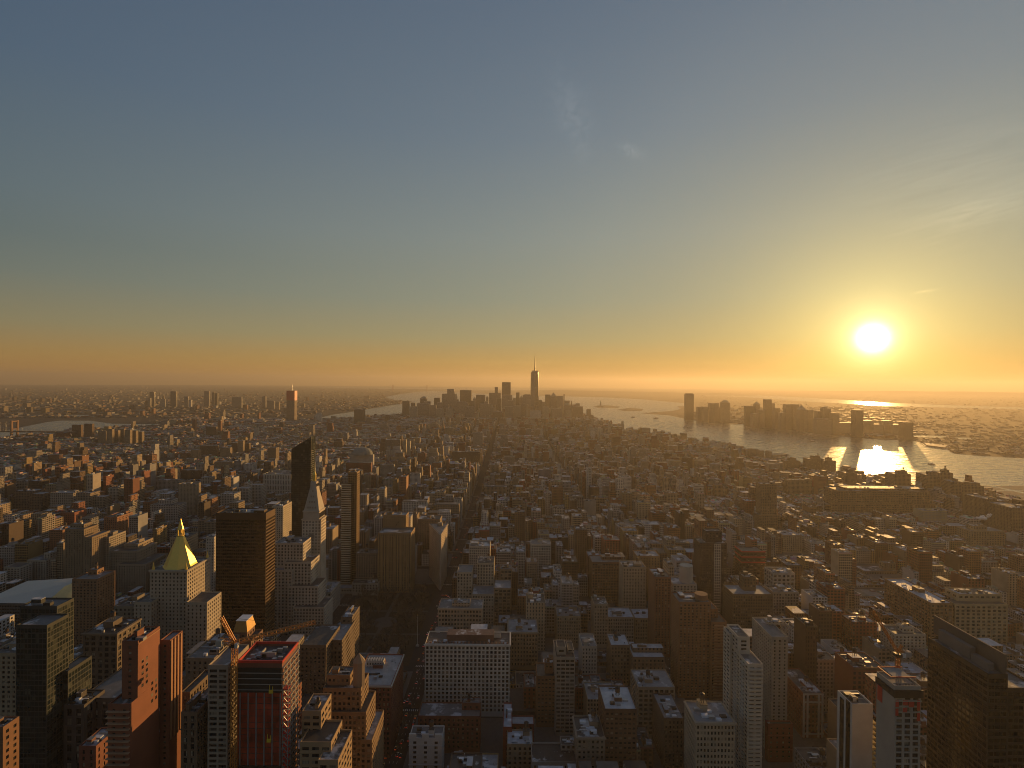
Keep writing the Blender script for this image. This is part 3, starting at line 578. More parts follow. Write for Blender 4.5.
# bronze slab, lower right corner
r, bx, o = hero('bronze_slab', 'huge dark bronze slab tower with tall sunlit rim wall at the right edge', 'tower', [(988, 1008, 674, 290, 42), (1008, 1040, 688, 296, 34)], (.07, .05, .032), 'the huge bronze slab', bw=2.6, fh=3.7, fw=.88, hf=.62, glass=BRONZE, yb=768, clut=0, dep=.15, roofcol=(.12, .12, .125), win=(2.6, 3.7, .8))
x0, x1, y0, y1, z = bx[0]
part(r, 'rim_wall', BLD, o, lambda mb: mb.box(x1 - 1.2, x1 - .3, y0 + .5, y1 + 8, z - 1, z + 10.5, 0, 0), (.13, .11, .09))
part(r, 'penthouse', BLD, o, lambda mb: (mb.box(x0 + 4.5, x1 - 3, y0 + 5, y0 + 16, z - 1.1, z + 3.2, 0, 0), mb.box(x0 + 5, x1 - 3, y0 + 17, y1 - 2, z - 1.1, z + 6, 0, 0)), (.16, .15, .14))
# right-hand mid distance
hero('loft_block', 'long beige warehouse block with set back white roof storey', 'building', [(955, 1008, 604, 645, 36), (958, 1002, 594, 655, 20, 0)], (.42, .33, .21), 'the long beige warehouse', bw=6.4, fh=4.4, fw=.6, hf=.6, yb=640, clut=3)
hero('brick_block', 'brown factory block with snowy tank deck beside the beige warehouse', 'building', [(931, 953, 603, 640, 80), (933, 950, 599, 660, 20, 0)], (.24, .15, .085), None, bw=4.6, fh=4.2, fw=.65, hf=.55, yb=645, tanks=1, roofcol=RTONES[5])
hero('apartment_block', 'brown grey apartment block with notched roofline beyond the factory', 'building', [(864, 897, 571, 900, 26), (884, 896, 563, 906, 12, 0)], (.30, .23, .15), 'the notched brown grey block', bw=4, fh=3.6, fw=.4, hf=.58, yb=605)
hero('apartment_block', 'white corner apartment block left of the bronze slab', 'building', [(895, 926, 634, 560, 22), (903, 914, 627, 565, 10, 0)], (.45, .41, .34), None, bw=3.6, fh=3.2, fw=.5, hf=.58, yb=660)
hero('factory_block', 'very long brown terminal building filling a whole block by the river', 'building', [(838, 930, 491, 1330, 60), (846, 926, 488.5, 1345, 40, 0), (832, 936, 504, 1322, 6)], (.20, .135, .08), 'the long brown terminal', bw=6.5, fh=4.6, fw=.7, hf=.55, yb=514, clut=4, tanks=.5)
hero('glass_block', 'low pale glass fronted block below the long terminal', 'building', [(923, 947, 511, 1230, 30)], (.45, .40, .25), None, bw=3.2, fh=3.6, fw=.8, hf=.7, yb=524, glass=STEEL, clut=1)
hero('loft_block', 'flat tan warehouse right of the pale glass block', 'building', [(943, 970, 526, 1130, 30)], (.27, .2, .13), None, bw=5, fh=4, fw=.5, hf=.58, yb=536, geo=False)
hero('loft_block', 'tan loft with tall windows beneath the white steam', 'building', [(971, 1005, 531, 1060, 34), (973, 987, 526, 1066, 16, 0)], (.33, .25, .16), 'the tan loft under the steam', bw=5, fh=4.4, fw=.55, hf=.6, yb=546)
for i, (a, b, yt, Y, lab) in enumerate([(985, 997, 499, 1190, 'dark apartment slab by the river, nearer the long terminal'), (997, 1009, 501, 1185, 'dark apartment slab with a pale stripe by the river'), (1011, 1032, 508, 1120, 'dark wide apartment slab by the river at the right edge')]):
    hero('apartment_slab', lab, 'building', [(a, b, yt, Y, 60)], (.16, .115, .075), None, bw=3.4, fh=3, fw=.5, geo=False, yb=530, clut=1)
for a, b, yt, Y, lab in [(895, 911, 474, 1500, 'pale blocky hotel standing before the bright river reflection'), (927, 941, 475, 1430, 'brown riverside block with a flat roof, left of its paler twin'), (941, 953, 473, 1450, 'brown riverside block with a raised top'), (953, 962, 482, 1380, 'small dark glass block by the riverside blocks'), (962, 984, 486, 1390, 'rounded dark block jutting at the river edge'), (809, 824, 459, 1960, 'square brown block at the river shore beside a round roofed one'), (824, 836, 461, 1940, 'round roofed brown block at the river shore'), (846, 857, 473, 1640, 'low dark block with a tower stub left of the river glare'), (786, 800, 461, 2000, 'long brown shed like block at the shore')]:
    hero('riverside_block', lab, 'building', [(a, b, yt, Y, 40), (a + 3, b - 4, yt - 3, Y + 8, 14, 0)], (.22, .155, .1), None, geo=False, yb=yt + 12, clut=1)
for a, b, yt, Y, lab in [(749.5, 756.5, 449, 2330, 'glass riverside tower, tallest and leftmost of three together'), (758, 764, 450.5, 2300, 'glass riverside tower between its two neighbours'), (767, 772, 451.5, 2270, 'narrow glass riverside tower with a domed top')]:
    hero('glass_tower', lab, 'tower', [(a, b, yt, Y, 20)], (.24, .2, .16), None, geo=False, yb=462, clut=1)
hero('vent_tower', 'lone square ventilation tower on the river pier', 'tower', [(681.5, 687, 433.5, 3050, 26)], (.15, .11, .08), 'the lone vent tower', geo=False, yb=442, clut=0, win=(0, 0, 0))
# centre
hero('loft_block', 'tan block with arched top windows above the broad white block', 'building', [(438, 482, 608, 625, 28), (452, 470, 603, 632, 14, 0)], (.42, .33, .24), 'the tan arched block', bw=3.6, fh=5, fw=.6, hf=.55, yb=630, cornice=(.45, .37, .28), clut=2)
hero('loft_block', 'brown corniced block with vertical bays right of the broad white block', 'building', [(508, 538, 632, 590, 34)], (.27, .205, .14), 'the brown corniced block', bw=3.2, fh=4.6, fw=.5, hf=.6, yb=672, cornice=(.32, .26, .19), clut=3, roofcol=RTONES[4])
hero('loft_block', 'pale tan terraced tower with glassy light wells beyond the tan arched block', 'building', [(457, 472, 572, 705, 30), (477, 494, 563, 722, 30), (472, 494, 594, 690, 30), (486, 494, 560, 740, 12, 1)], (.44, .37, .28), 'the pale terraced tower', bw=3.4, fh=4.2, fw=.5, hf=.6, yb=604, clut=2)
hero('office_block', 'dark gridded office front beside the pale terraced tower', 'building', [(494, 511, 588, 690, 30), (500, 512, 569, 724, 22)], (.25, .19, .13), None, bw=4.4, fh=4.4, fw=.72, hf=.68, yb=610, clut=2)
hero('loft_block', 'tan loft with twin dark light wells', 'building', [(557, 581, 616, 640, 30)], (.30, .24, .165), 'the twin well loft', bw=2.6, fh=4.0, fw=.5, hf=.6, yb=650)
hero('loft_tower', 'narrow pale tower rising beside the twin well loft', 'tower', [(594, 608, 604, 640, 24)], (.33, .27, .2), 'the narrow pale tower', bw=3.0, fh=4, fw=.5, hf=.6, yb=655)
hero('loft_block', 'light grey narrow block with dark slot in its front', 'building', [(582, 597, 646, 560, 28)], (.46, .42, .36), None, bw=3, fh=4, fw=.4, hf=.6, yb=670)
hero('loft_block', 'wide beige loft with snowy roof, left of its tan twin', 'building', [(608, 634, 617, 650, 28)], (.40, .33, .25), 'the wide beige loft', bw=2.8, fh=4.2, fw=.5, hf=.6, yb=640, roofcol=RTONES[5])
hero('loft_block', 'wide tan loft with snowy roof beside the beige one', 'building', [(635, 660, 618, 652, 28)], (.34, .25, .16), None, bw=2.8, fh=4.2, fw=.5, hf=.6, yb=640, roofcol=RTONES[5])
hero('loft_tower', 'tan tower with arched windows and brown brick centre', 'tower', [(623, 646, 567, 720, 28)], (.43, .34, .24), 'the tan arched tower', bw=3.6, fh=4.4, fw=.42, hf=.55, yb=607, clut=3)
hero('loft_block', 'brown loft with red roof structure behind the tan arched tower', 'building', [(592, 622, 562, 760, 30), (602, 622, 557, 772, 14, 0)], (.20, .12, .075), None, bw=3.6, fh=4, fw=.6, hf=.6, yb=600)
hero('loft_block', 'orange tan blank flank building with a dark round mark', 'building', [(637, 660, 556, 780, 26)], (.36, .235, .125), None, bw=4, fh=4, fw=.3, hf=.58, yb=575)
hero('loft_block', 'tan gridded loft with pale frame and roof units', 'building', [(638, 675, 687, 478, 30)], (.36, .29, .21), 'the tan gridded loft', bw=4.4, fh=4.2, fw=.66, hf=.62, yb=725, clut=4, roofcol=RTONES[4])
hero('loft_block', 'dark narrow loft with a curved pediment', 'building', [(664, 684, 718, 440, 36)], (.16, .12, .09), None, bw=3.2, fh=4, fw=.4, hf=.58, yb=768, roofcol=RTONES[4])
hero('loft_block', 'brown loft with square windows and a snowy roof vault', 'building', [(611, 630, 645, 560, 26)], (.23, .17, .115), None, bw=3.0, fh=4, fw=.5, hf=.6, yb=675, roofcol=RTONES[5])
hero('loft_block', 'low brown building with white roof bands', 'building', [(633, 665, 657, 545, 26), (633, 664, 648, 556, 10, 0)], (.22, .15, .1), None, bw=4, fh=4, fw=.4, hf=.58, yb=675, roofcol=RTONES[5])
hero('white_block', 'white glassy block with thick frame in the loft district', 'building', [(531, 551, 544, 860, 24)], (.55, .5, .42), 'the white glassy block', bw=4, fh=4.2, fw=.6, hf=.6, yb=568)
hero('loft_tower', 'slim tan tower with square windows left of the white glassy block', 'tower', [(527, 537, 562, 780, 20)], (.36, .28, .2), None, bw=3, fh=3.8, fw=.5, hf=.6, yb=585)
hero('white_block', 'white mansard building on the avenue with a domed corner', 'building', [(469, 490, 546, 800, 30)], (.45, .40, .34), 'the white mansard building', bw=3, fh=3.8, fw=.5, hf=.6, yb=562)
hero('loft_tower', 'white slab with blank flank in the far loft district', 'tower', [(584, 596, 501, 1280, 20)], (.48, .42, .34), 'the white blank slab', geo=False, win=(0, 0, 0), yb=518)
hero('white_block', 'small white temple like building far down the lofts', 'building', [(553, 564, 508, 1180, 20)], (.52, .48, .4), None, geo=False, yb=515)
hero('loft_tower', 'stepped tan tower with lit top among brown blocks', 'tower', [(706, 724, 497, 1480, 24), (715, 723, 485, 1490, 14, 0)], (.36, .235, .13), 'the stepped tan tower', geo=False, yb=511, clut=0)
hero('apartment_tower', 'tall brown stepped apartment tower with vertical piers', 'tower', [(759, 778, 515, 1150, 30), (761, 777, 484, 1156, 24, 0)], (.26, .185, .11), 'the tall stepped apartment tower', bw=3.8, fh=3.4, fw=.5, hf=.55, yb=530, geo=True, limit=60)
hero('apartment_tower', 'broad brown grey slab beyond the stepped apartment tower', 'tower', [(788, 812, 480, 1540, 24)], (.25, .19, .125), None, geo=False, yb=503)
hero('office_block', 'grey gridded block with pale roof right of the stepped apartment tower', 'building', [(783, 802, 535, 1010, 36)], (.36, .29, .2), None, bw=3.4, fh=3.8, fw=.5, hf=.6, yb=555)
# left, around the square
r, bx, o = hero('stone_tower', 'pale stone tower with gilded pyramid roof and lower wings', 'tower', [(150, 187, 570, 515, 40), (134, 151, 602, 505, 40), (186, 207, 602, 503, 25)], (.42, .36, .28), 'the gold topped tower', bw=3.4, fh=3.7, fw=.42, hf=.55, yb=655, clut=0, cornice=(.45, .39, .31))
x0, x1, y0, y1, z = bx[0]; gx, gy = at(180.5, 560, 532).x, 532; zc = at(180, 566, gy).z
oct_ = lambda rr, z_: [(gx + rr * math.cos(math.pi / 8 + i * math.pi / 4), gy + rr * math.sin(math.pi / 8 + i * math.pi / 4), z_) for i in range(8)]
zt = at(181, 536, gy).z; ztip = at(181, 518.5, gy).z
part(r, 'attic', BLD, o, lambda mb: mb.loft([oct_(16.5, z - 1.2), oct_(16.5, zc)], 0), (.40, .34, .26))
part(r, 'pyramid_roof', GOLD, o, lambda mb: mb.loft([oct_(16.2, zc + .02), oct_(14.2, zc + 3.2), oct_(3.4, zt)], 0))
part(r, 'lantern', GOLD, o, lambda mb: (mb.loft([oct_(3.4, zt), oct_(3.4, zt + 1)], 0), [mb.bar((*oct_(2.8, 0)[i][:2], zt + 1), (*oct_(2.6, 0)[i][:2], zt + 7), .6) for i in range(8)], mb.loft([oct_(3.0, zt + 7), oct_(2.4, zt + 9), oct_(.15, ztip)], 0)))
for dx, dy in ((x0 + 2, y0 + 2), (x1 - 2, y0 + 2), (x0 + 2, y1 - 2), (x1 - 2, y1 - 2)):
    part(r, 'pinnacle', GOLD, o, lambda mb: mb.cyl(dx, dy, z - .5, z + 7, 1.5, .05, n=8))
hero('office_slab', 'dark bronze box tower with a gilded striped flank', 'tower', [(216, 266, 513, 600, 24)], (.10, .055, .026), 'the dark bronze box', bw=2.4, fh=3.8, fw=.9, hf=.58, glass=BRONZE, yb=640, clut=3, tanks=0, dep=.2, top=7, roofcol=RTONES[0])
hero('stone_block', 'white stone ziggurat block stepping down to the square', 'building', [(274, 303, 543, 680, 28), (284, 311, 562, 672, 30), (288, 318, 586, 664, 30), (293, 324, 607, 656, 32), (274, 292, 570, 668, 12)], (.52, .46, .38), 'the white ziggurat', bw=3.8, fh=4.0, fw=.48, hf=.6, yb=640, clut=3)
r, bx, o = hero('campanile_tower', 'slender stone bell tower with tapering pyramid roof and gold lantern', 'tower', [(302, 321, 519, 720, 20)], (.58, .50, .40), 'the stone bell tower', bw=3.7, fh=4.2, fw=.4, hf=.58, yb=615, clut=0, cornice=(.5, .43, .35))
x0, x1, y0, y1, z = bx[0]; gx, gy = (x0 + x1) / 2, (y0 + y1) / 2
sq = lambda rr, z_: [(gx - rr, gy - rr, z_), (gx + rr, gy - rr, z_), (gx + rr, gy + rr, z_), (gx - rr, gy + rr, z_)]
za, zb_, zl, ztip = at(316, 510, gy).z, at(316, 487, gy).z, at(316, 481, gy).z, at(316, 463, gy).z
hw = (x1 - x0) / 2
part(r, 'belfry', BLD, o, lambda mb: (setattr(mb, 'win', (3.6, 12, .55)), mb.loft([sq(hw * .84, z - .6), sq(hw * .84, za)], 0), setattr(mb, 'win', (0, 0, 0)), mb.loft([sq(hw * .90, za), sq(hw * .88, za + 1.4)], 0)), (.5, .42, .33))
part(r, 'pyramid_roof', BLD, o, lambda mb: mb.loft([sq(hw * .80, za + 1.42), sq(hw * .34, zb_)], 0), (.44, .39, .32))
for k in range(4):
    f = (k + .5) / 4.4; zz = za + 1.4 + (zb_ - za) * f; rr2 = hw * (.80 - .46 * f)
    for j in range(4 - k if k < 3 else 1):
        n = 4 - k if k < 3 else 1; u = gx + (j - (n - 1) / 2) * 3.4
        part(r, 'dormer', BLD, o, lambda mb: mb.box(u - .7, u + .7, gy - rr2 - .5, gy - rr2 + 2, zz - .4, zz + 2.0, 0), (.28, .24, .19))
part(r, 'cupola', BLD, o, lambda mb: (setattr(mb, 'win', (1.6, 7, .5)), mb.loft([sq(hw * .32, zb_), sq(hw * .30, zl)], 0)), (.46, .4, .33))
part(r, 'lantern', GOLD, o, lambda mb: (mb.cyl(gx, gy, zl, zl + 9, 2.6, n=8), mb.cyl(gx, gy, zl + 9, zl + 14, 2.8, .6, n=8), mb.cyl(gx, gy, zl + 14, ztip, .5, .05, n=6)))
part(r, 'clock', BLD, o, lambda mb: (mb.loft([[(gx + 4.2 * math.cos(a * math.pi / 12), y0 - .02, z - 24 + 4.2 * math.sin(a * math.pi / 12)) for a in range(24)], [(gx + 4.2 * math.cos(a * math.pi / 12), y0 - .35, z - 24 + 4.2 * math.sin(a * math.pi / 12)) for a in range(24)]], 0)), (.30, .25, .2))
hero('stone_block', 'low stone annex at the foot of the bell tower', 'building', [(318, 331, 592, 722, 40)], (.46, .4, .32), None, bw=3.6, fh=4, fw=.48, hf=.6, yb=615)
# slanted green tower
def slanted():
    Y = 960; a, b = at(291.5, 449, Y), at(311, 437, Y); D = 22; x0, x1 = a.x, b.x; g = -drop(x0, Y); o = ((x0 + x1) / 2, Y + 11, g)
    root = tag(empty('glass_tower', o), 'tall dark green glass tower with slanted sail like top', 'tower')
    mb = MB(); mb.col = (.035, .045, .04); z0, z1 = a.z, b.z
    P = [(x0, Y), (x1, Y), (x1, Y + D), (x0, Y + D)]; Z = [z0, z1 , z1, z0]
    u = 0
    for i in range(4):
        j = (i + 1) % 4; L = math.dist(P[i], P[j]); mb.face([(*P[i], g), (*P[j], g), (*P[j], Z[j]), (*P[i], Z[i])], 0, [(u, 0), (u + L, 0), (u + L, Z[j]), (u, Z[i])]); u += L
    mb.face([(*P[i], Z[i] - 2) for i in range(4)], 0)
    mb.build('wall', [GREEN], root, o)
    n = 50
    for k in range(n):
        z = 8 + k * (z0 - 8) / n
        part(root, 'floor_band', DARK, o, lambda m: (m.box(x0 - .12, x1 + .12, Y - .14, Y - .02, z, z + .5, 0, bottom=True), m.box(x1 + .02, x1 + .14, Y - .02, Y + D, z, z + .5, 0, bottom=True)))
    part(root, 'mullions', DARK, o, lambda m: [m.box(x0 + k * (x1 - x0) / 8 - .1, x0 + k * (x1 - x0) / 8 + .1, Y - .20, Y - .15, 2, z0 - 2, 0, bottom=True) for k in range(9)])
    part(root, 'crown_fins', DARK, o, lambda m: [m.bar((x0 + k * (x1 - x0) / 6, Y + .5, z0 - 6), (x0 + k * (x1 - x0) / 6, Y + .5, z0 + k * (z1 - z0) / 6 + 1.5), .5) for k in range(7)])
    HEROES.append((x0 - 2, x1 + 2, Y - 2, Y + D + 2)); OCC.append((291, 312, 560, Y)); OCCBOX.append((x0, x1, Y, Y + D, z0)); ANCH.append((301, 445, 'the slanted green tower', Y))
slanted()
r, bx, o = hero('bronze_tower', 'slim bronze tower with pale striped front bay', 'tower', [(348, 357, 472, 835, 16), (341.5, 351, 484, 828, 8)], (.26, .165, .08), 'the slim bronze tower', bw=3.0, fh=3.6, fw=.8, hf=.58, glass=BRONZE, yb=598, clut=1, tanks=0, win=(3, 3.6, .6))
x0, x1, y0, y1, z = bx[1]
for k in range(46): part(r, 'floor_band', BLD, o, lambda m: m.box(x0 - .1, x1 + .1, y0 - .6, y0 - .02, z - 2 - k * 3.6, z - .4 - k * 3.6, 0, 0, True), (.52, .46, .35))
r, bx, o = hero('loft_tower', 'brown tower with gilt vertical piers beside the square', 'tower', [(378, 411, 533, 800, 34), (383, 406, 515, 838, 22)], (.32, .215, .115), 'the brown pier tower', bw=3.2, fh=3.8, fw=.45, hf=.62, yb=595, clut=2)
x0, x1, y0, y1, z = bx[0]
for k in range(11): part(r, 'pier', BLD, o, lambda mb: mb.box(x0 + .3 + k * (x1 - x0 - 1.5) / 10, x0 + 1.2 + k * (x1 - x0 - 1.5) / 10, y0 - .7, y0 - .02, 6, z - 3 - (k % 3) * 1.5, 0, 0, True), (.40, .27, .13))
hero('stone_block', 'low tan block between the slim bronze tower and the pier tower', 'building', [(356, 378, 553, 812, 24)], (.25, .19, .14), None, bw=3.6, fh=4, fw=.5, hf=.6, yb=585)
hero('stone_block', 'small pale block facing the square beside the bell tower annex', 'building', [(352, 378, 583, 790, 14), (335, 352, 588, 795, 14)], (.40, .35, .28), None, bw=4, fh=4, fw=.5, hf=.6, yb=598)
hero('loft_block', 'brown flat topped block behind the wedge shaped building', 'building', [(418, 440, 519, 950, 30)], (.30, .22, .14), None, bw=3, fh=3.8, fw=.5, hf=.6, yb=540)
# wedge building
def wedge():
    z = at(441, 528, 845).z; g = -drop(100, 840); A = (-108.5, 812); B = (-105.0, 872); C = (-135.0, 872); o = (-115, 845, g)
    root = tag(empty('wedge_building', o), 'narrow wedge shaped stone building with a rounded prow at the crossing', 'building')
    mb = MB(); mb.col = (.44, .36, .28); wins = []
    A1, A2 = (-109.6, 812), (-107.4, 812)
    for p, q in ((C, A1), (A2, B)):
        L = math.dist(p, q); facade(mb, wins, p, ((q[0] - p[0]) / L, (q[1] - p[1]) / L), L, g, z, 2.7, 3.9, .42, .55, .3, 2.5)
    mb.wall(A1, A2, g, z); mb.win = (3, 3.9, .4); mb.wall(B, C, g, z); mb.win = (0, 0, 0)
    mb.build('wall', BLD, root, o)
    rf = MB(); rf.col = RTONES[3]; rf.face([(*C, z - .6), (*A1, z - .6), (*A2, z - .6), (*B, z - .6)]); rf.build('roof', [ROOF], root, o)
    def ring(m):
        e = 1.3
        pts = [(-136.4, 873.2), (-109.9, 810.4), (-107.1, 810.4), (-103.6, 873.2)]
        m.prism([pts[0], pts[1], pts[2], pts[3]], z - 2.4, z - .9, 0, 0, True)
    part(root, 'cornice', BLD, o, ring, (.42, .35, .28))
    part(root, 'bulkhead', BLD, o, lambda m: m.box(-120, -112, 858, 866, z - .6, z + 4, 0, 1), (.3, .24, .18))
    add_windows(root, wins, GLASS, o, 100)
    HEROES.append((-138, -102, 808, 876)); OCC.append((430, 450, 590, 812)); OCCBOX.append((-134, -105, 812, 872, z)); ANCH.append((440, 527, 'the wedge shaped building', 812))
wedge()
# left edge mid distance
r, bx, o = hero('college_hall', 'big hall with sloping metal roof and gilded glass end', 'building', [(-20, 44, 603, 600, 60)], (.10, .095, .09), 'the metal roofed hall', bw=3, fh=3.6, fw=.8, hf=.45, glass=BRONZE, yb=622, clut=0, roofcol=RTONES[3])
x0, x1, y0, y1, z = bx[0]; zt = at(30, 580, 650).z; xe = at(65, 600, 615).x
part(r, 'metal_roof', noisy('pale_roof_metal', (.55, .51, .45), .5, .1, .05, .15), o, lambda mb: mb.loft([[(x0 - .5, y0 - .5, z + .02), (x1 - 2.02, y0 - .5, z + .02), (x1 - 2.02, y1, z + .02), (x0 - .5, y1, z + .02)], [(x0 - .5, y0 + 48, zt - 5), (x1 - 2.02, y0 + 48, zt), (x1 - 2.02, y1, zt), (x0 - .5, y1, zt - 5)]], 0))
PAN = noisy('sun_gold_panels', (.75, .58, .28), .4, .25, .3, .12)  # low sun's gold on the hall's glass end and wing, put into the base colour
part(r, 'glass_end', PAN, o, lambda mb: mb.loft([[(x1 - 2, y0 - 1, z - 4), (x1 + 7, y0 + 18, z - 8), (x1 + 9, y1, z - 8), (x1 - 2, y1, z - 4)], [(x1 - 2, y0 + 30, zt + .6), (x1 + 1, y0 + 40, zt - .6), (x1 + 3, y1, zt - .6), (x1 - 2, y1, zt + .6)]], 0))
part(r, 'sun_gold_wing', PAN, o, lambda mb: mb.loft([[(x1 + 9.02, y0 + 22, z - 30), (xe, y0 + 40, z - 30), (xe, y1, z - 30), (x1 + 9.02, y1, z - 30)], [(x1 + 9.02, y0 + 44, zt - 3), (xe - 5, y0 + 50, zt - 6), (xe - 5, y1, zt - 6), (x1 + 9.02, y1, zt - 3)]], 0))
def lefty(kind, lab, tiers, col, short=None, yb=None, **k): return hero(kind, lab, 'building', tiers, col, short, yb=yb, **k)
lefty('apartment_slab', 'brick slab with an orange lit flank behind the metal roofed hall', [(72, 97, 579, 560, 26), (88, 97, 570, 575, 10, 0)], (.28, .16, .09), 'the orange lit brick slab', 612, bw=3.4, fh=3.0, fw=.5, hf=.5)
lefty('apartment_tower', 'dark stepped tower with a gilded stepped flank', [(65, 84, 529, 760, 26), (84, 92, 537, 752, 34), (70, 84, 524, 770, 14)], (.26, .195, .13), 'the gilded stepped tower', 585, bw=3.4, fh=3.1, fw=.45, hf=.5)
lefty('apartment_block', 'grey gridded slab with a bright lit end beside the stepped tower', [(94, 109, 537, 775, 34)], (.34, .29, .22), None, 580, bw=3.4, fh=3.2, fw=.6, hf=.5)
lefty('stone_block', 'buff stepped club building with a lit arcaded top', [(108, 137, 551, 780, 44), (124, 138, 544, 795, 34), (118, 146, 564, 770, 50)], (.36, .29, .21), 'the buff stepped club', 592, bw=3.4, fh=4.0, fw=.42, hf=.55)
lefty('apartment_block', 'white framed apartments with lit right hand wings at the left edge', [(4, 20, 567, 800, 20), (27, 46, 560, 830, 26), (44, 50, 553, 840, 24)], (.48, .43, .35), 'the white framed apartments', 580, bw=4, fh=3.1, fw=.6, hf=.55)
lefty('apartment_block', 'dark brown slab row with orange lit stair heads', [(14, 34, 491, 1250, 30), (30, 42, 494, 1240, 30)], (.19, .125, .085), None, 512, geo=False)
lefty('stone_block', 'grey block with pale vertical piers at the far left', [(50, 72, 493, 1240, 30)], (.36, .32, .27), None, 507, bw=4.5, fh=4, fw=.5, hf=.8, geo=False)
lefty('office_block', 'purple brown block with a lit banded end', [(76, 90, 493, 1220, 30), (90, 104, 497, 1230, 24)], (.33, .26, .19), None, 507, geo=False)
lefty('apartment_block', 'white banded block with lit end wall beyond the club', [(108, 118, 488, 1320, 34)], (.5, .44, .34), None, 500, geo=False)
lefty('apartment_block', 'red banded block with white lit balcony end', [(104, 117, 517, 960, 40)], (.34, .17, .10), None, 530, bw=3.4, fh=3.2, fw=.5)
lefty('apartment_tower', 'tall plain tan slab tower with lit edge', [(178, 195, 484, 1230, 24)], (.32, .26, .19), 'the plain tan slab tower', 520, bw=3.4, fh=3, fw=.3, geo=False)
lefty('apartment_block', 'pale grey terraced block left of the plain tan slab tower', [(150, 178, 505, 1140, 30), (158, 172, 500, 1150, 20, 0)], (.45, .42, .38), None, 517, geo=False)
lefty('apartment_block', 'stepped white grey block right of the plain tan slab tower', [(220, 234, 494, 1220, 30), (238, 248, 488, 1300, 20), (250, 262, 485, 1330, 20)], (.44, .41, .36), None, 508, geo=False)
lefty('white_hall', 'broad white colonnaded building beyond the dark bronze box', [(263, 291, 474, 1420, 60)], (.55, .51, .45), 'the white colonnaded building', 494, bw=4.2, fh=14, fw=.45, hf=.8)
lefty('apartment_block', 'white block with a gilded gridded flank left of the green tower', [(272, 283, 506, 850, 34)], (.5, .43, .33), None, 540, bw=3.2, fh=3.4, fw=.5, hf=.5)
lefty('stone_block', 'white narrow building behind the gold topped tower', [(206, 214, 537, 700, 30)], (.5, .46, .4), None, 590, bw=3.2, fh=3.8, fw=.45, hf=.5)
lefty('stone_block', 'dark arcaded block left of the gold topped tower', [(83, 117, 633, 430, 28)], (.15, .115, .085), 'the dark arcaded block', 660, bw=4.6, fh=4.6, fw=.6, hf=.65, cornice=(.2, .16, .12), roofcol=RTONES[0], clut=2)
lefty('loft_block', 'grey loft with rows of windows in front of the gold topped tower', [(114, 140, 606, 560, 30)], (.25, .21, .16), None, 640, bw=4, fh=4.4, fw=.5, hf=.55)
lefty('loft_block', 'cream windowed block under the left edge hall', [(-10, 17, 653, 430, 30)], (.36, .28, .19), None, 690, bw=3.6, fh=4, fw=.5, hf=.55)
lefty('brick_block', 'brown brick block at the lower left corner', [(-14, 3, 727, 300, 10)], (.23, .12, .07), None, 768, bw=3.6, fh=3.8, fw=.4, hf=.5)
lefty('loft_block', 'dark block with white roof ducts behind the red brick tower', [(80, 120, 698, 360, 40), (64, 84, 705, 350, 18)], (.10, .085, .075), None, 740, bw=6, fh=6, fw=.5, hf=.8, clut=4, roofcol=RTONES[3])
lefty('brick_block', 'low brick building with snowy roof left of the balcony bands', [(79, 96, 746, 330, 18)], (.23, .09, .06), None, 768, bw=4, fh=4, fw=.3, roofcol=RTONES[5])
lefty('loft_block', 'dark ribbed block beside the red brick tower', [(181, 197, 712, 300, 40), (181, 190, 692, 330, 26, None)], (.17, .12, .08), None, 768, bw=3, fh=4, fw=.5, hf=.8)
lefty('stone_block', 'plain brown grey block below the right wing of the gold topped tower', [(186, 214, 658, 420, 40)], (.27, .21, .15), None, 690, bw=3.8, fh=4, fw=.4, hf=.58, clut=2)
r, bx, o = hero('loft_block', 'small block topped by a gilded mansard cap beside the crane', 'building', [(232, 251, 641, 455, 22), (234, 247, 632, 460, 14, 0)], (.22, .12, .08), 'the gilded mansard cap', yb=650, clut=0)
x0, x1, y0, y1, z = bx[1]
part(r, 'mansard', BRASS, o, lambda mb: mb.loft([[(x0 - .6, y0 - .6, z), (x1 + .6, y0 - .6, z), (x1 + .6, y1 + .6, z), (x0 - .6, y1 + .6, z)], [(x0 + 1.4, y0 + 1.4, z + 9), (x1 - 1.4, y0 + 1.4, z + 9), (x1 - 1.4, y1 - 1.4, z + 9), (x0 + 1.4, y1 - 1.4, z + 9)]], 0))
part(r, 'cap_roof', SNOW, o, lambda mb: mb.box(x0 + 1, x1 - 1, y0 + 1, y1 - 1, z + 9, z + 9.6, 0, bottom=True))
# red netted tower
r, bx, o = hero('unfinished_tower', 'unfinished tower wrapped in red netting beside the orange crane', 'tower', [(238, 282, 663, 300, 22)], (.22, .09, .06), 'the red netted tower', yb=768, clut=0, geo=False, win=(0, 0, 0), roofcol=(.09, .08, .075))
x0, x1, y0, y1, z = bx[0]
part(r, 'netting', RED, o, lambda mb: (mb.box(x0 - .2, x1 + .1, y0 - .35, y0 - .02, 2, z - 16, 0, bottom=True)))
for zb2, zt2 in ((16.5, 2.5), (62, 58.5)): part(r, 'dark_screen', DARK, o, lambda mb: mb.box(x0 - .5, x1 + .3, y0 - .9, y0 - .38, z - zb2, z - zt2, 0, bottom=True))
for k in range(26): part(r, 'net_lashing', DARK, o, lambda mb: mb.box(x0 - .15, x1 + .05, y0 - .41, y0 - .36, z - 19.6 - k * 3.6, z - 19.3 - k * 3.6, 0, bottom=True))
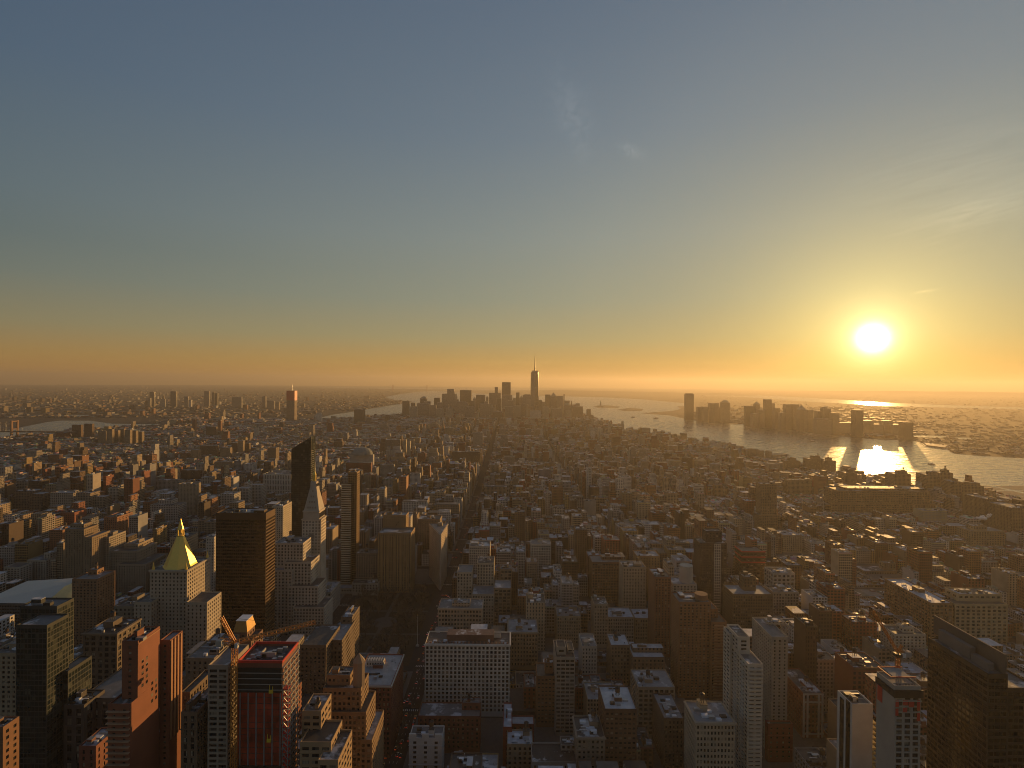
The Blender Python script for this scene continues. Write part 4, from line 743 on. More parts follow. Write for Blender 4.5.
for k in range(12): part(r, 'torn_panel', noisy('faded_netting', (.30, .045, .03), .9, 0, .4, .5), o, lambda mb: mb.box(x0 + .4 + (k * 11) % 24, x0 + 3.2 + (k * 11) % 24, y0 - .46, y0 - .42, z - 23 - (k * 37) % 60, z - 19.6 - (k * 37) % 60, 0, bottom=True))
for k in range(4): part(r, 'open_floor', CONC, o, lambda mb: mb.box(x0 - .6, x1 + .35, y0 - 1.05, y0 - .92, z - 5.5 - k * 3.2, z - 5.1 - k * 3.2, 0, bottom=True))
for k in range(6): part(r, 'steel_rail', STEEL, o, lambda mb: mb.box(x0 + 1.3 + k * 4.6, x0 + 2.0 + k * 4.6, y0 - .62, y0 - .37, 2, z - 17, 0, bottom=True))
part(r, 'railing', REDP, o, lambda mb: (mb.box(x0 - .4, x1 + .4, y0 - .3, y0 + .3, z + .02, z + 1.5, 0, bottom=True), mb.box(x0 - .4, x1 + .4, y1 - .3, y1 + .3, z + .02, z + 1.3, 0, bottom=True), mb.box(x0 - .4, x0 + .2, y0 + .3, y1 - .3, z + .02, z + 1.4, 0, bottom=True), mb.box(x1 - .2, x1 + .4, y0 + .3, y1 - .3, z + .02, z + 1.4, 0, bottom=True)))
part(r, 'formwork', STEEL, o, lambda mb: [mb.box(x0 + 3 + (k * 7) % 19, x0 + 5.5 + (k * 7) % 19, y0 + 3 + (k * 5) % 13, y0 + 4.5 + (k * 5) % 13, z - 1, z + .4 + (k % 3) * .5, 0, bottom=True) for k in range(14)])
part(r, 'core_wall', CONC, o, lambda mb: (mb.box(x0 + 9, x0 + 18, y0 + 8, y0 + 8.6, z - 1, z + 1.8), mb.box(x0 + 9, x0 + 9.6, y0 + 8.6, y0 + 14, z - 1, z + 1.8)))
def floors(mb):
    for k in range(34):
        zz = z - 3.6 * k - 3
        mb.box(x1 + .02, x1 + 1.2, y0, y1, zz, zz + .5, 0, bottom=True)
        for j in range(6): mb.box(x1 + .5, x1 + .9, y0 + 1.5 + j * 3.8, y0 + 2.0 + j * 3.8, zz - 3.1, zz, 0)
part(r, 'edge_floor', CONC, o, floors)
part(r, 'hoist', REDP, o, lambda mb: [(mb.box(x1 + 1.4, x1 + 4.6, y0 - 2.4, y0 + 1.5, z - 14 - 3.6 * k, z - 13.5 - 3.6 * k, 0, bottom=True)) for k in range(30)])
part(r, 'hoist_mast', STEEL, o, lambda mb: ([mb.bar((x1 + a, y0 + b, 5), (x1 + a, y0 + b, z - 11), .35) for a in (1.5, 4.5) for b in (-2.3, 1.4)] + [mb.bar((x1 + 1.5, y0 - 2.3, z - 14 - 3.6 * k), (x1 + 4.5, y0 - 2.3, z - 17.6 - 3.6 * k), .25) for k in range(30)]))
for k, (dx, dz) in enumerate(((18.5, 12), (17.5, 40))):
    part(r, 'yellow_cradle', YELLOW, o, lambda mb: (mb.box(x0 + dx, x0 + dx + 2.2, y0 - 1.7, y0 - .95, z - dz - 4.5, z - dz - 2.8, 0, bottom=True), mb.bar((x0 + dx + .3, y0 - 1.2, z - dz - 2.8), (x0 + dx + .3, y0 - 1.2, z - dz), .3), mb.bar((x0 + dx + 1.9, y0 - 1.2, z - dz - 2.8), (x0 + dx + 1.9, y0 - 1.2, z - dz - .8), .3)))
# cranes
def lattice(mb, p, q, w, step, ch=.36, br=.18):
    p, q = Vector(p), Vector(q); d = q - p; n = max(2, int(d.length / step)); dn = d.normalized()
    a = dn.cross(Vector((0, 1, 0)) if abs(dn.y) < .9 else Vector((1, 0, 0))).normalized() * w / 2; b = dn.cross(a).normalized() * w / 2
    cs = [a + b, a - b, -a - b, -a + b]
    for c in cs: mb.bar(p + c, q + c, ch)
    for i in range(n):
        s, e = p + d * (i / n), p + d * ((i + 1) / n)
        for k in range(4):
            c0, c1 = cs[k], cs[(k + 1) % 4]; mb.bar(s + (c0 if i % 2 else c1), e + (c1 if i % 2 else c0), br); mb.bar(s + c0, s + c1, br)
def crane(label, base, zt, boom, back, apex, scale=1.0):
    o = (base[0], base[1], -drop(*base)); root = tag(empty('tower_crane', o), label, 'crane')
    mb = MB(); lattice(mb, (base[0], base[1], 2), (base[0], base[1], zt), 2.4 * scale, 3.0); mb.build('mast', ORANGE, root, o)
    mb = MB(); lattice(mb, (base[0], base[1], zt + 1.5), boom, 1.9 * scale, 2.4, .32, .17); mb.build('boom', ORANGE, root, o)
    mb = MB(); lattice(mb, (base[0], base[1], zt + 1.2), back, 2.2 * scale, 2.4, .36, .2); mb.build('counter_jib', ORANGE, root, o)
    mb = MB(); mb.box(back[0] - 1.6, back[0] + 1.6, back[1] - 1.6, back[1] + 1.6, back[2] - 2.6, back[2] + .6, bottom=True); mb.build('counterweight', CONC, root, o)
    mb = MB(); lattice(mb, (base[0], base[1], zt + 1.5), apex, 1.5 * scale, 2.4, .32, .17); mb.build('apex_frame', ORANGE, root, o)
    mb = MB(); mb.box(base[0] + 1.3, base[0] + 3.0, base[1] - 2.6, base[1] - .8, zt - .6, zt + 1.8, bottom=True); mb.build('cab', WHITE, root, o)
    mb = MB(); mb.bar(apex, Vector(boom) * .85 + Vector(base + (zt,)) * .15, .12); mb.bar(apex, back, .12); mb.build('stay_cable', DARK, root, o)
    mb = MB(); mb.box(base[0] - 1.9, base[0] + 1.9, base[1] - 1.9, base[1] + 1.9, zt - .8, zt + 1.0, bottom=True); mb.build('slewing_ring', DARK, root, o)
b = at(234.5, 645, 296); tip = at(316, 622, 312); bk = at(220, 641, 290); ap = at(221, 617, 293)
crane('tall orange lattice crane standing against the red netted tower', (b.x, b.y), b.z, tuple(tip), tuple(bk), tuple(ap))
b = at(898, 655, 316); tip = at(873, 611, 322); bk = at(907, 652, 315); ap = at(902, 645, 318)
crane('small orange crane on top of the unfinished tower at the right', (b.x, b.y), b.z, tuple(tip), tuple(bk), tuple(ap), .6)

OCC.append((357, 408, 651, 600)); OCC.append((404, 424, 668, 560))

for Yv in range(880, 2400, 120):
    cxv = 512 - 98 * FPX / Yv; OCC.append((cxv - 4.5 * 1000 / Yv - 1, cxv + 4.5 * 1000 / Yv + 1, 381 + 325 * FPX / Yv - 14 * FPX / Yv, Yv))
# ------------------------------------------------------------------ far towers, each a thing of its own
def far_tower(kind, lab, cat, a, b, yt, Y, col, D=None, top=None, cap=None, group=None, win=(4, 4, .5), yb=None, short=None):
    """plain shaft; cap = (px_left, px_right, px_top); top: 'pyramid' or 'dome'"""
    p, q = at(a, yt, Y), at(b, yt, Y); x0, x1, z = p.x, q.x, (p.z + q.z) / 2; D = D or max(20, (x1 - x0) * .8); y1 = Y + D
    g = -drop(x0, Y); o = ((x0 + x1) / 2, Y + D / 2, g); root = tag(empty(kind, o), lab, cat, group)
    mb = MB(); mb.col = col; mb.win = win; mb.box(x0, x1, Y, y1, g, z, 0, 0); mb.build('wall', BLD, root, o)
    rf = MB(); rf.col = RTONES[2]; rf.box(x0 + .8, x1 - .8, Y + .8, y1 - .8, z + .02, z + 1.4, 0, 0); rf.build('roof', [ROOF], root, o)
    mx, my = (x0 + x1) / 2, (Y + y1) / 2
    if cap:
        c0, c1 = at(cap[0], cap[2], Y), at(cap[1], cap[2], Y); part(root, 'crown', BLD, o, lambda m: (setattr(m, 'win', win), m.box(c0.x, c1.x, Y + D * .15, y1 - D * .15, z + 1.4, c0.z, 0, 0)), col)
    if top == 'pyramid': part(root, 'spire_roof', BLD, o, lambda m: m.loft([[(x0, Y, z + 1.5), (x1, Y, z + 1.5), (x1, y1, z + 1.5), (x0, y1, z + 1.5)], [(mx - .1, my - .1, z + (x1 - x0) * .7), (mx + .1, my - .1, z + (x1 - x0) * .7), (mx + .1, my + .1, z + (x1 - x0) * .7), (mx - .1, my + .1, z + (x1 - x0) * .7)]], 0), (.2, .22, .2))
    if top == 'dome':
        R = (x1 - x0) * .45; part(root, 'dome', BLD, o, lambda m: m.loft([[(mx + R * math.cos(t) * math.cos(f), my + R * math.cos(t) * math.sin(f), z + 1.4 + R * .7 * math.sin(t)) for f in [i * math.pi / 8 for i in range(16)]] for t in [j * math.pi / 12 for j in range(6)]], 0), (.2, .22, .2))
    if top == 'mast': part(root, 'antenna', STEEL, o, lambda m: m.bar((mx, my, z), (mx, my, z + 40), 2.5))
    HEROES.append((x0 - 3, x1 + 3, Y - 3, y1 + 3)); OCCBOX.append((x0, x1, Y, y1, z)); OCC.append((a, b, yb or yt + 12, Y))
    if short: ANCH.append(((a + b) / 2, yt, short, Y))
    return root, (x0, x1, Y, y1, z), o
GB, GW, GD = (.24, .22, .20), (.36, .33, .28), (.12, .11, .10)
# the great spire tower
def great():
    Y = 4620; a, b = at(531, 370.3, Y), at(539, 370.3, Y); w = (b.x - a.x) / 2; mx = (a.x + b.x) / 2; my = Y + w; g = -drop(mx, Y); zt = a.z; o = (mx, my, g)
    root = tag(empty('glass_skyscraper', o), 'tallest faceted glass skyscraper with a thin spire in the distant cluster', 'skyscraper')
    sq_ = lambda r, z: [(mx - r, my - r, z), (mx, my - r, z), (mx + r, my - r, z), (mx + r, my, z), (mx + r, my + r, z), (mx, my + r, z), (mx - r, my + r, z), (mx - r, my, z)]
    k = .98; top = [(mx - w * .1, my - w * k, zt), (mx, my - w * k, zt), (mx + w * .1, my - w * k, zt), (mx + w * k, my, zt), (mx + w * .1, my + w * k, zt), (mx, my + w * k, zt), (mx - w * .1, my + w * k, zt), (mx - w * k, my, zt)]
    mid = sq_(w, 57)
    mb = MB(); mb.col = (.12, .13, .14); mb.win = (3, 4, .8); mb.loft([sq_(w, g), mid, [(mx - w * .72, my - w * .72, zt - 16), (mx, my - w, zt - 16), (mx + w * .72, my - w * .72, zt - 16), (mx + w, my, zt - 16), (mx + w * .72, my + w * .72, zt - 16), (mx, my + w, zt - 16), (mx - w * .72, my + w * .72, zt - 16), (mx - w, my, zt - 16)]], 0); mb.build('wall', BLD, root, o)
    part(root, 'crown', BLD, o, lambda m: m.loft([[(mx + w * .85 * math.cos(i * math.pi / 4 + .39), my + w * .85 * math.sin(i * math.pi / 4 + .39), zz) for i in range(8)] for zz in (zt - 16, zt - 2)], 0), (.2, .2, .2))
    tip = at(535.5, 355.5, my).z
    part(root, 'spire', DARK, o, lambda m: (m.cyl(mx, my, zt - 2, zt + 40, 6, 4.5, 8), m.cyl(mx, my, zt + 40, tip, 4.5, 2, 8)))
    HEROES.append((a.x - 5, b.x + 5, Y - 5, Y + 2 * w + 5)); OCC.append((530, 540, 408, Y)); OCCBOX.append((a.x, b.x, Y, Y + 2 * w, zt)); ANCH.append((535, 372, 'the spire skyscraper', Y))
great()
FIDI = [  # left, right, top, Y, tone, crown, label
 (402.3, 408.8, 401.2, 4700, GD, None, None, 'plain dark slab at the left end of the distant skyline'),
 (410, 417, 406.5, 4600, GW, None, None, 'short pale slab next to the leftmost dark slab of the distant skyline'),
 (420, 426.4, 398.5, 5000, GD, 'dome', None, 'domed narrow tower near the left end of the distant skyline'),
 (417, 429, 403.5, 4800, GB, None, None, 'broad low tower in front of the domed narrow tower'),
 (434, 440, 398, 5100, GD, None, None, 'square topped dark tower between the domed tower and the stepped giant'),
 (429.5, 436, 405.2, 4700, GB, None, None, 'lower grey tower before the square topped dark tower'),
 (436, 443, 409, 4500, GW, None, None, 'pale low tower left of the stepped giant'),
 (442, 455.7, 394, 5000, GB, None, (447, 453.8, 389), 'stepped giant with a raised square crown in the left of the skyline'),
 (456, 465.6, 402, 4650, GB, None, None, 'flat slab with a lit right edge beside the stepped giant'),
 (460, 471.5, 390.3, 5200, GD, 'mast', None, 'wide dark box tower with a small mast and bright side edges'),
 (473, 476, 399, 5200, GB, 'pyramid', None, 'slim pointed tower right of the wide dark box tower'),
 (476, 485, 395, 4950, GD, None, None, 'dark flat tower in the middle of the left half of the skyline'),
 (486, 488.5, 397.5, 5250, GB, 'pyramid', None, 'thin pale pinnacle tower right of the dark flat tower'),
 (479.7, 491.4, 404.3, 4550, GB, None, None, 'broad brown slab with a lit right edge in front of the dark flat tower'),
 (489, 500.8, 393, 5050, GB, None, (494.7, 497.9, 387), 'bulky tower with a slim central crown left of the twin level tower'),
 (492.6, 502, 411.6, 4200, GD, None, None, 'low dark block with a white roof line below the crowned bulky tower'),
 (502, 510.7, 382.3, 4900, GD, None, None, 'second tallest tower with a dark cap left of the spire skyscraper'),
 (502.5, 512.3, 395.2, 4750, GB, None, None, 'broad shoulder tower standing before the second tallest tower'),
 (512.8, 516, 398, 4900, GW, None, None, 'short pale tower squeezed beside a slim dark one'),
 (516, 519.5, 392.6, 4950, GD, None, None, 'slim dark tower midway between the two tallest ones'),
 (523, 531, 395, 4450, GB, None, (524, 530, 394.4), 'art deco bulk close left of the spire skyscraper'),
 (520.5, 525, 403.5, 4430, GB, None, None, 'lower wing tower left of the art deco bulk'),
 (538.7, 542, 400.3, 4550, GD, None, None, 'small dark tower touching the right of the spire skyscraper'),
 (530, 541, 411, 4150, PALE, None, None, 'pale stepped block in front of the spire skyscraper'),
 (545.3, 550.4, 394.7, 4900, GD, None, None, 'dark slender tower, first of the trio right of the spire'),
 (550.6, 556.6, 396.5, 4850, GB, 'pyramid', None, 'pyramid topped tower, middle of the trio right of the spire'),
 (557, 563, 396.2, 4800, GB, None, None, 'flat topped tower, last of the trio right of the spire'),
 (563.9, 570.9, 405.5, 4700, GB, 'dome', None, 'dome topped block right of the trio of towers'),
 (572, 583, 406.5, 4500, GD, None, None, 'wide dark block near the right end of the distant skyline'),
 (585.5, 593, 415, 4500, GD, None, (587.2, 591, 409.2), 'stepped block at the right end of the distant skyline'),
 (543, 549, 407, 4300, GW, None, None, 'low grey block below the slender dark tower'),
 (552, 562, 409, 4250, GB, None, None, 'low brown block under the pyramid topped tower'),
 (566, 571, 411, 4250, GW, None, None, 'low pale block between the dome and the wide dark block'),
 (446, 452, 408, 4400, GW, None, None, 'pale low tower in front of the stepped giant'),
 (466, 474, 407, 4450, GB, None, None, 'low brown tower under the wide dark box tower'),
 (505, 513, 407, 4350, GB, None, None, 'low brown tower below the broad shoulder tower'),
 (424, 430, 401.5, 4900, GB, None, None, 'grey mid height tower right of the domed narrow tower'),
 (411, 415, 403, 5050, GD, None, None, 'dark narrow tower behind the short pale slab at the left of the skyline'),
 (437, 442, 402.5, 4900, GB, None, None, 'grey tower filling the gap left of the stepped giant'),
 (453, 458.5, 399.5, 5150, GB, None, (454.5, 457, 397), 'capped grey tower directly right of the stepped giant'),
 (470, 474.5, 401, 4900, GD, None, None, 'dark narrow tower at the right flank of the wide dark box tower'),
 (484, 488, 401.5, 4800, GB, None, None, 'narrow grey tower before the thin pale pinnacle'),
 (497, 501.5, 398.5, 4800, GD, None, None, 'dark tower between the crowned bulky tower and the second tallest'),
 (508, 513.5, 400.5, 4600, GB, None, None, 'grey tower at the right foot of the second tallest tower'),
 (519.5, 523.5, 398, 5000, GB, 'pyramid', None, 'pointed grey tower between the slim dark tower and the art deco bulk'),
 (541.5, 545, 402, 4800, GB, None, None, 'grey narrow tower filling the gap before the trio right of the spire'),
 (576, 580, 403.5, 4700, GB, None, None, 'small tower standing behind the wide dark block'),
 (514, 521, 406, 4400, GW, None, None, 'low pale tower below the slim dark tower'),
]
for a, b, yt, Y, c, tp, cap, lab in FIDI: far_tower('skyline_tower', lab, 'skyscraper', a, b, yt, Y, c, top=tp, cap=cap, yb=min(418, yt + 13))
JERSEY = [
 (686, 694, 394.2, 4650, GD, None, (686.6, 693.4, 393.4), 'tallest lone tower on the far bank of the river'),
 (698, 702.8, 407.2, 4500, GB, None, None, 'small tower just right of the tallest one on the far bank'),
 (703.6, 708, 407, 4450, GB, None, None, 'small tower, second right of the tallest one on the far bank'),
 (709.9, 714.2, 403.4, 4450, GB, None, None, 'narrow tower, left one of two close twins on the far bank'),
 (714.5, 719, 403.4, 4430, GB, None, None, 'narrow tower, right one of two close twins on the far bank'),
 (719.2, 722, 407.5, 4450, GB, None, None, 'short tower between the close twins and a broad one on the far bank'),
 (722.3, 730, 402.6, 4350, GB, 'dome', None, 'broad round shouldered tower on the far bank'),
 (746.4, 754.6, 406.3, 4000, GD, None, None, 'broad flat tower on the far bank after the gap'),
 (755.7, 760, 404.5, 4100, GB, 'pyramid', None, 'pointed tower on the far bank beside the broad flat one'),
 (753, 759, 413.8, 3850, GB, None, None, 'low block below the pointed tower on the far bank'),
 (760.4, 765, 410.3, 3900, GB, None, None, 'low narrow block between the pointed tower and the tall pair'),
 (766, 771.8, 399.6, 3900, GD, None, None, 'tall dark topped tower in the middle of the far bank'),
 (772, 775, 403.5, 3920, GB, None, None, 'lower half of the tall pair in the middle of the far bank'),
 (775.3, 780, 408.3, 3800, GB, None, None, 'plain short tower right of the tall pair on the far bank'),
 (781, 785.5, 413, 3700, GB, None, None, 'low block between two groups on the far bank'),
 (786, 792, 404.5, 3750, GB, None, None, 'flat tower, left one of two equals on the far bank'),
 (793.8, 799.3, 404.6, 3730, GB, None, None, 'flat tower, right one of two equals on the far bank'),
 (799.8, 806.6, 409.8, 3600, GB, 'pyramid', None, 'peaked wide block on the far bank right of the two equals'),
 (808, 813.4, 410.3, 3550, GB, None, None, 'square block on the far bank before the notched group'),
 (817.8, 823.8, 411.3, 3480, GB, None, None, 'left shoulder of the notched group on the far bank'),
 (824.2, 831, 408.6, 3450, GB, None, (825, 828, 407), 'notched tower, highest of its group on the far bank'),
 (833, 839.6, 413.2, 3400, GB, None, None, 'flat block right of the notched tower on the far bank'),
 (816.7, 831.6, 419.2, 3330, GB, None, None, 'long low block at the water under the notched tower'),
 (836, 855, 423, 3500, GB, None, None, 'long low block at the water left of the last tall tower'),
 (855.8, 863.6, 410.3, 3250, GD, None, None, 'last tall tower on the far bank near the sun glare'),
 (864, 873.8, 421, 3520, GB, None, None, 'stepped block right of the last tall tower on the far bank'),
 (874.2, 883, 424.5, 3480, GB, None, None, 'low block between the two last square blocks on the far bank'),
 (884, 892.8, 421, 3500, GB, None, None, 'square block near the right end of the far bank'),
 (893.3, 903, 425, 3450, GB, None, None, 'low wide block near the right end of the far bank'),
 (904, 913.5, 422.4, 3130, GD, None, None, 'rightmost dark block of the far bank towers'),
]
for a, b, yt, Y, c, tp, cap, lab in JERSEY: far_tower('bank_tower', lab, 'tower', a, b, yt, Y, (c[0] * .9, c[1] * .8, c[2] * .7), D=45, top=tp, cap=cap, yb=max(yt + 8, 425))
# left-hand distance
r, bx, o = far_tower('unfinished_tower', 'lone tall tower with a red wrapped top far across the low city', 'tower', 286.6, 294.6, 391, 4160, (.26, .19, .14), yb=421, short='the lone red topped tower')
part(r, 'red_wrap', REDP, o, lambda m: m.box(bx[0] - .6, bx[1] + .6, bx[2] - .6, bx[3] + .6, bx[4] - 75, bx[4] + 2, 0, bottom=True)); part(r, 'crane_jib', STEEL, o, lambda m: m.bar((bx[0] + 40, bx[2] + 20, bx[4]), (bx[0] + 34, bx[2] + 20, bx[4] + 56), 2.2))
for a, b, yt, Y, c, tp, lab in [
 (354, 364.3, 409.5, 3790, GD, None, 'solitary dark box tower near the left bridge water'),
 (149.5, 154, 392, 6000, GD, None, 'slim dark tower, leftmost of the far left skyline'), (151.3, 153.7, 408.5, 4700, RUST, None, 'thin orange lit chimney tower at the far left water'),
 (147.5, 150, 398, 5900, GB, None, 'low tower touching the leftmost slim dark one'), (170.5, 176, 391.4, 6000, GD, None, 'dark tower with one brightly lit edge in the far left skyline'),
 (204, 209, 391.3, 6100, GB, None, 'rounded grey tower in the middle of the far left skyline'), (212, 214.4, 392.5, 6050, GD, None, 'thin dark tower, left of a close pair in the far left skyline'), (214.8, 217.4, 393.2, 6080, GD, None, 'thin dark tower, right of a close pair in the far left skyline'),
 (232, 241.5, 397.3, 5900, GB, None, 'wide dark block right of the close pair in the far left skyline'), (160, 165, 399, 5900, GW, None, 'pale low tower between the two dark ones far left'), (184, 188, 396.5, 6000, GB, None, 'low tower right of the lit edged one far left'), (188.5, 191, 400, 5900, PALE, None, 'small white lit tower far left'), (243, 247, 405, 5600, RUST, None, 'small orange tower right of the wide dark block far left'), (262, 265.5, 396.5, 5900, GB, None, 'slender tower midway to the lone red topped tower'), (267, 274, 401, 5700, GB, None, 'broad low tower left of the lone red topped tower'), (276, 279, 402.5, 5600, TAN, None, 'small tan tower beside the broad low one far left'),
 (218, 220.8, 420.5, 3080, RUST, None, 'slender orange lit tower above the brown slab cluster'), (192.3, 195, 419.5, 3150, RUST, None, 'orange topped slab left of the slender orange tower'), (206, 216, 427, 2960, BROWN, None, 'broad brown slab between the two orange lit towers'),
 (254, 257.8, 427.5, 2950, PALE, None, 'white stepped tower among brown slabs far left'),
 (48, 59, 455, 1960, RUST, None, 'orange brick tower beside a dark leafless park'), (186, 194, 459, 2020, GW, None, 'pale tower with a lit right side above the low roofs'), (181.5, 201.5, 470.5, 1640, BROWN, None, 'broad brown block with lit end wall above the low roofs'), (157.5, 180.5, 480.5, 1480, GW, None, 'wide grey block with lit end left of the brown block'),
 (215, 232.5, 462, 1900, TAN, None, 'large tan blocky building with twin lit stair towers'), (199.5, 216.5, 446, 2200, BROWN, None, 'long brown slab with small lit roof houses'), (231.5, 237, 443, 2280, BROWN, None, 'brown slab, left one of a stepped trio far left'), (237.5, 243, 441, 2270, TAN, None, 'tan slab, highest of a stepped trio far left'), (244, 249, 443.5, 2300, BROWN, None, 'brown slab, right one of a stepped trio far left'), (191, 198.5, 450, 2120, TAN, None, 'low tan slab left of the long brown slab'), (220, 230, 448, 2150, TAN, None, 'stepped tan slab right of the long brown slab'),
 (385, 400, 440, 2140, (.23, .18, .14), None, 'broad dark slab tower left of the gilded pair'), (403.5, 406, 440, 2150, (.5, .42, .3), None, 'gilded thin tower, left one of a close pair'), (407, 410, 441.5, 2130, (.5, .42, .3), None, 'gilded thin tower, right one of a close pair'),
 (380, 394, 465, 1700, GW, None, 'grey slab with one gilded edge in the middle distance'), (350, 373, 455, 1830, PALE, 'dome', 'pale broad library like block in the middle distance'), (346, 371, 463, 1700, REDB, None, 'dark red bulk behind the slim bronze tower'), (432, 441, 463, 1750, RUST, None, 'rust red building with an ornate crown in the middle distance'), (410, 420, 474, 1560, PALE, None, 'white gridded block with lit right edge'), (452, 480, 452, 1950, BROWN, None, 'dark flat block across the avenue far down'), (473, 483, 433, 2500, GW, None, 'tall tan slab standing far down the avenue'), (484, 507, 487, 1420, TAN, None, 'tan corner loft right of the avenue far down'), (436, 459, 505, 1150, TAN, None, 'long tan corniced building left of the avenue'), (402, 427, 502, 1160, PALE, None, 'long white block behind the pier tower'), (538, 551, 470, 1690, (.22, .26, .32), None, 'building wrapped in blue netting among brown lofts'), (543, 549, 452, 2080, RUST, None, 'orange brick tower far beyond the blue netted building')]:
    far_tower('slab_tower', lab, 'tower', a, b, yt, Y, c, D=18 if Y < 3500 else 26, top=tp, yb=yt + (9 if Y < 3500 else 7), win=(3.6, 3.6, .5))
rr_ = random.Random(5)
for i, (a, b, yt) in enumerate([(72, 81, 425), (84, 92, 424), (98, 106, 431.5), (106.5, 112, 429.5), (112.5, 118, 430.5), (118.5, 124, 429), (124.5, 130, 430), (130.5, 136, 431), (137, 142, 432)]):
    far_tower('housing_slab', ['dark housing slab by the far left water, left of its lower twin', 'dark housing slab with a lit side before the far left water', 'broad pale housing slab, leftmost of the long lit row', 'pale housing slab, second in the long lit row', 'pale housing slab, third in the long lit row', 'pale housing slab, fourth in the long lit row', 'pale housing slab, fifth in the long lit row', 'pale housing slab, sixth in the long lit row', 'housing slab at the right end of the long lit row'][i], 'building', a, b, yt, 2750 - 40 * i if i < 2 else 2500 + (i % 3) * 30, BROWN if i < 2 else (.36, .27, .17), D=16, yb=yt + 12, group='housing slabs by the far left river')
# suspension bridges
def bridge(name, lab, xs, Y, zd, zt, w, x_end):
    g = -drop(xs[0], Y); o = (xs[0], Y, g); root = tag(empty(name, o), lab, 'bridge')
    mb = MB(); mb.col = (.12, .09, .07); mb.box(x_end[0], x_end[1], Y - w / 2, Y + w / 2, zd - 6 + g, zd + g, 0, 0, True); mb.build('deck', BLD, root, o)
    for x in xs:
        part(root, 'tower', BLD, o, lambda m: ([m.box(x - w * .14, x + w * .14, Y + s * w * .55 - w * .14, Y + s * w * .55 + w * .14, g, zt + g, 0, 0) for s in (-1, 1)] + [m.box(x - w * .1, x + w * .1, Y - w * .4, Y + w * .4, zz + g, zz + g + w * .2, 0, 0, True) for zz in (zd + 8, zt - w * .25)]), (.30, .17, .10))
    for s in (-1, 1):
        def cab(m):
            xs2 = [x_end[0]] + list(xs) + [x_end[1]]; zs = [zd] + [zt] * len(xs) + [zd]
            for i in range(len(xs2) - 1):
                a, b = xs2[i], xs2[i + 1]; prev = None
                for k in range(17):
                    t = k / 16; z = zs[i] * (1 - t) + zs[i + 1] * t - (zt - zd) * (.95 if (0 < i < len(xs2) - 2) else .3) * 4 * t * (1 - t) * (1 if (0 < i < len(xs2) - 2) else .5)
                    p = (a + (b - a) * t, Y + s * w * .55, z + g)
                    if prev: m.bar(prev, p, max(.8, w * .03)); m.bar(p, (p[0], p[1], zd + g), max(.4, w * .012))
                    prev = p
        part(root, 'cable', [STEEL], o, cab)
p = at(14.5, 431, 2750); bridge('suspension_bridge', 'steel suspension bridge crossing the river at the far left', [p.x, p.x - 480], 2750, 42, 97, 30, (p.x - 900, p.x + 330))
p, q = at(393, 387, 16000), at(427, 387, 16000); bridge('suspension_bridge', 'hazy two towered bridge across the bay mouth on the horizon', [p.x, q.x], 16000, 70, 205, 60, (p.x - 700, q.x + 700))
# statue on its island
x, y = ground(600.5, 406.7); g = -drop(x, y) + .9; o = (x, y, g); root = tag(empty('statue', o), 'tiny robed statue with raised torch on a star shaped base in the bay', 'statue')
part(root, 'fort_base', BLD, o, lambda m: m.prism([(x + (30 if i % 2 else 48) * math.cos(i * math.pi / 11), y + (30 if i % 2 else 48) * math.sin(i * math.pi / 11)) for i in range(22)], g, g + 14), (.3, .27, .22))
part(root, 'pedestal', BLD, o, lambda m: m.loft([[(x + r_ * math.cos(i * math.pi / 2 + .785), y + r_ * math.sin(i * math.pi / 2 + .785), g + z_) for i in range(4)] for r_, z_ in ((16, 14), (10, 44), (12, 47))]), (.34, .3, .25))
cop = noisy('green_copper', (.13, .22, .18), .7)
def robed(m):
    ring = lambda r_, z_, dx=0: [(x + dx + r_ * math.cos(i * math.pi / 5), y + r_ * math.sin(i * math.pi / 5), g + z_) for i in range(10)]
    m.loft([ring(6, 47), ring(5.2, 58), ring(4.6, 68), ring(5.0, 73), ring(2.0, 76), ring(2.4, 79), ring(1.8, 82)]); m.loft([ring(1.5, 73, -4), ring(1.3, 80, -5.5), ring(1.0, 87, -6.2)])
part(root, 'robed_figure', cop, o, robed); part(root, 'torch', GOLD, o, lambda m: m.cyl(x - 6.2, y, g + 87, g + 93, 1.2, 1.8, 8))
part(root, 'crown', cop, o, lambda m: [m.bar((x, y, g + 81), (x + 4.5 * math.cos(a), y, g + 82 + 4.5 * math.sin(a)), .5) for a in [math.pi * k / 6 for k in range(7)]])

# the river bank must show over the roofs in front of it
for (xa, ya), (xb, yb_) in zip(WEST_SHORE, WEST_SHORE[1:]):
    if xb > 600: Yd = min(ground(xa, ya)[1], ground(xb, yb_)[1]); OCC.append((min(xa, xb), max(xa, xb), min(ya, yb_) - 1.0, Yd))
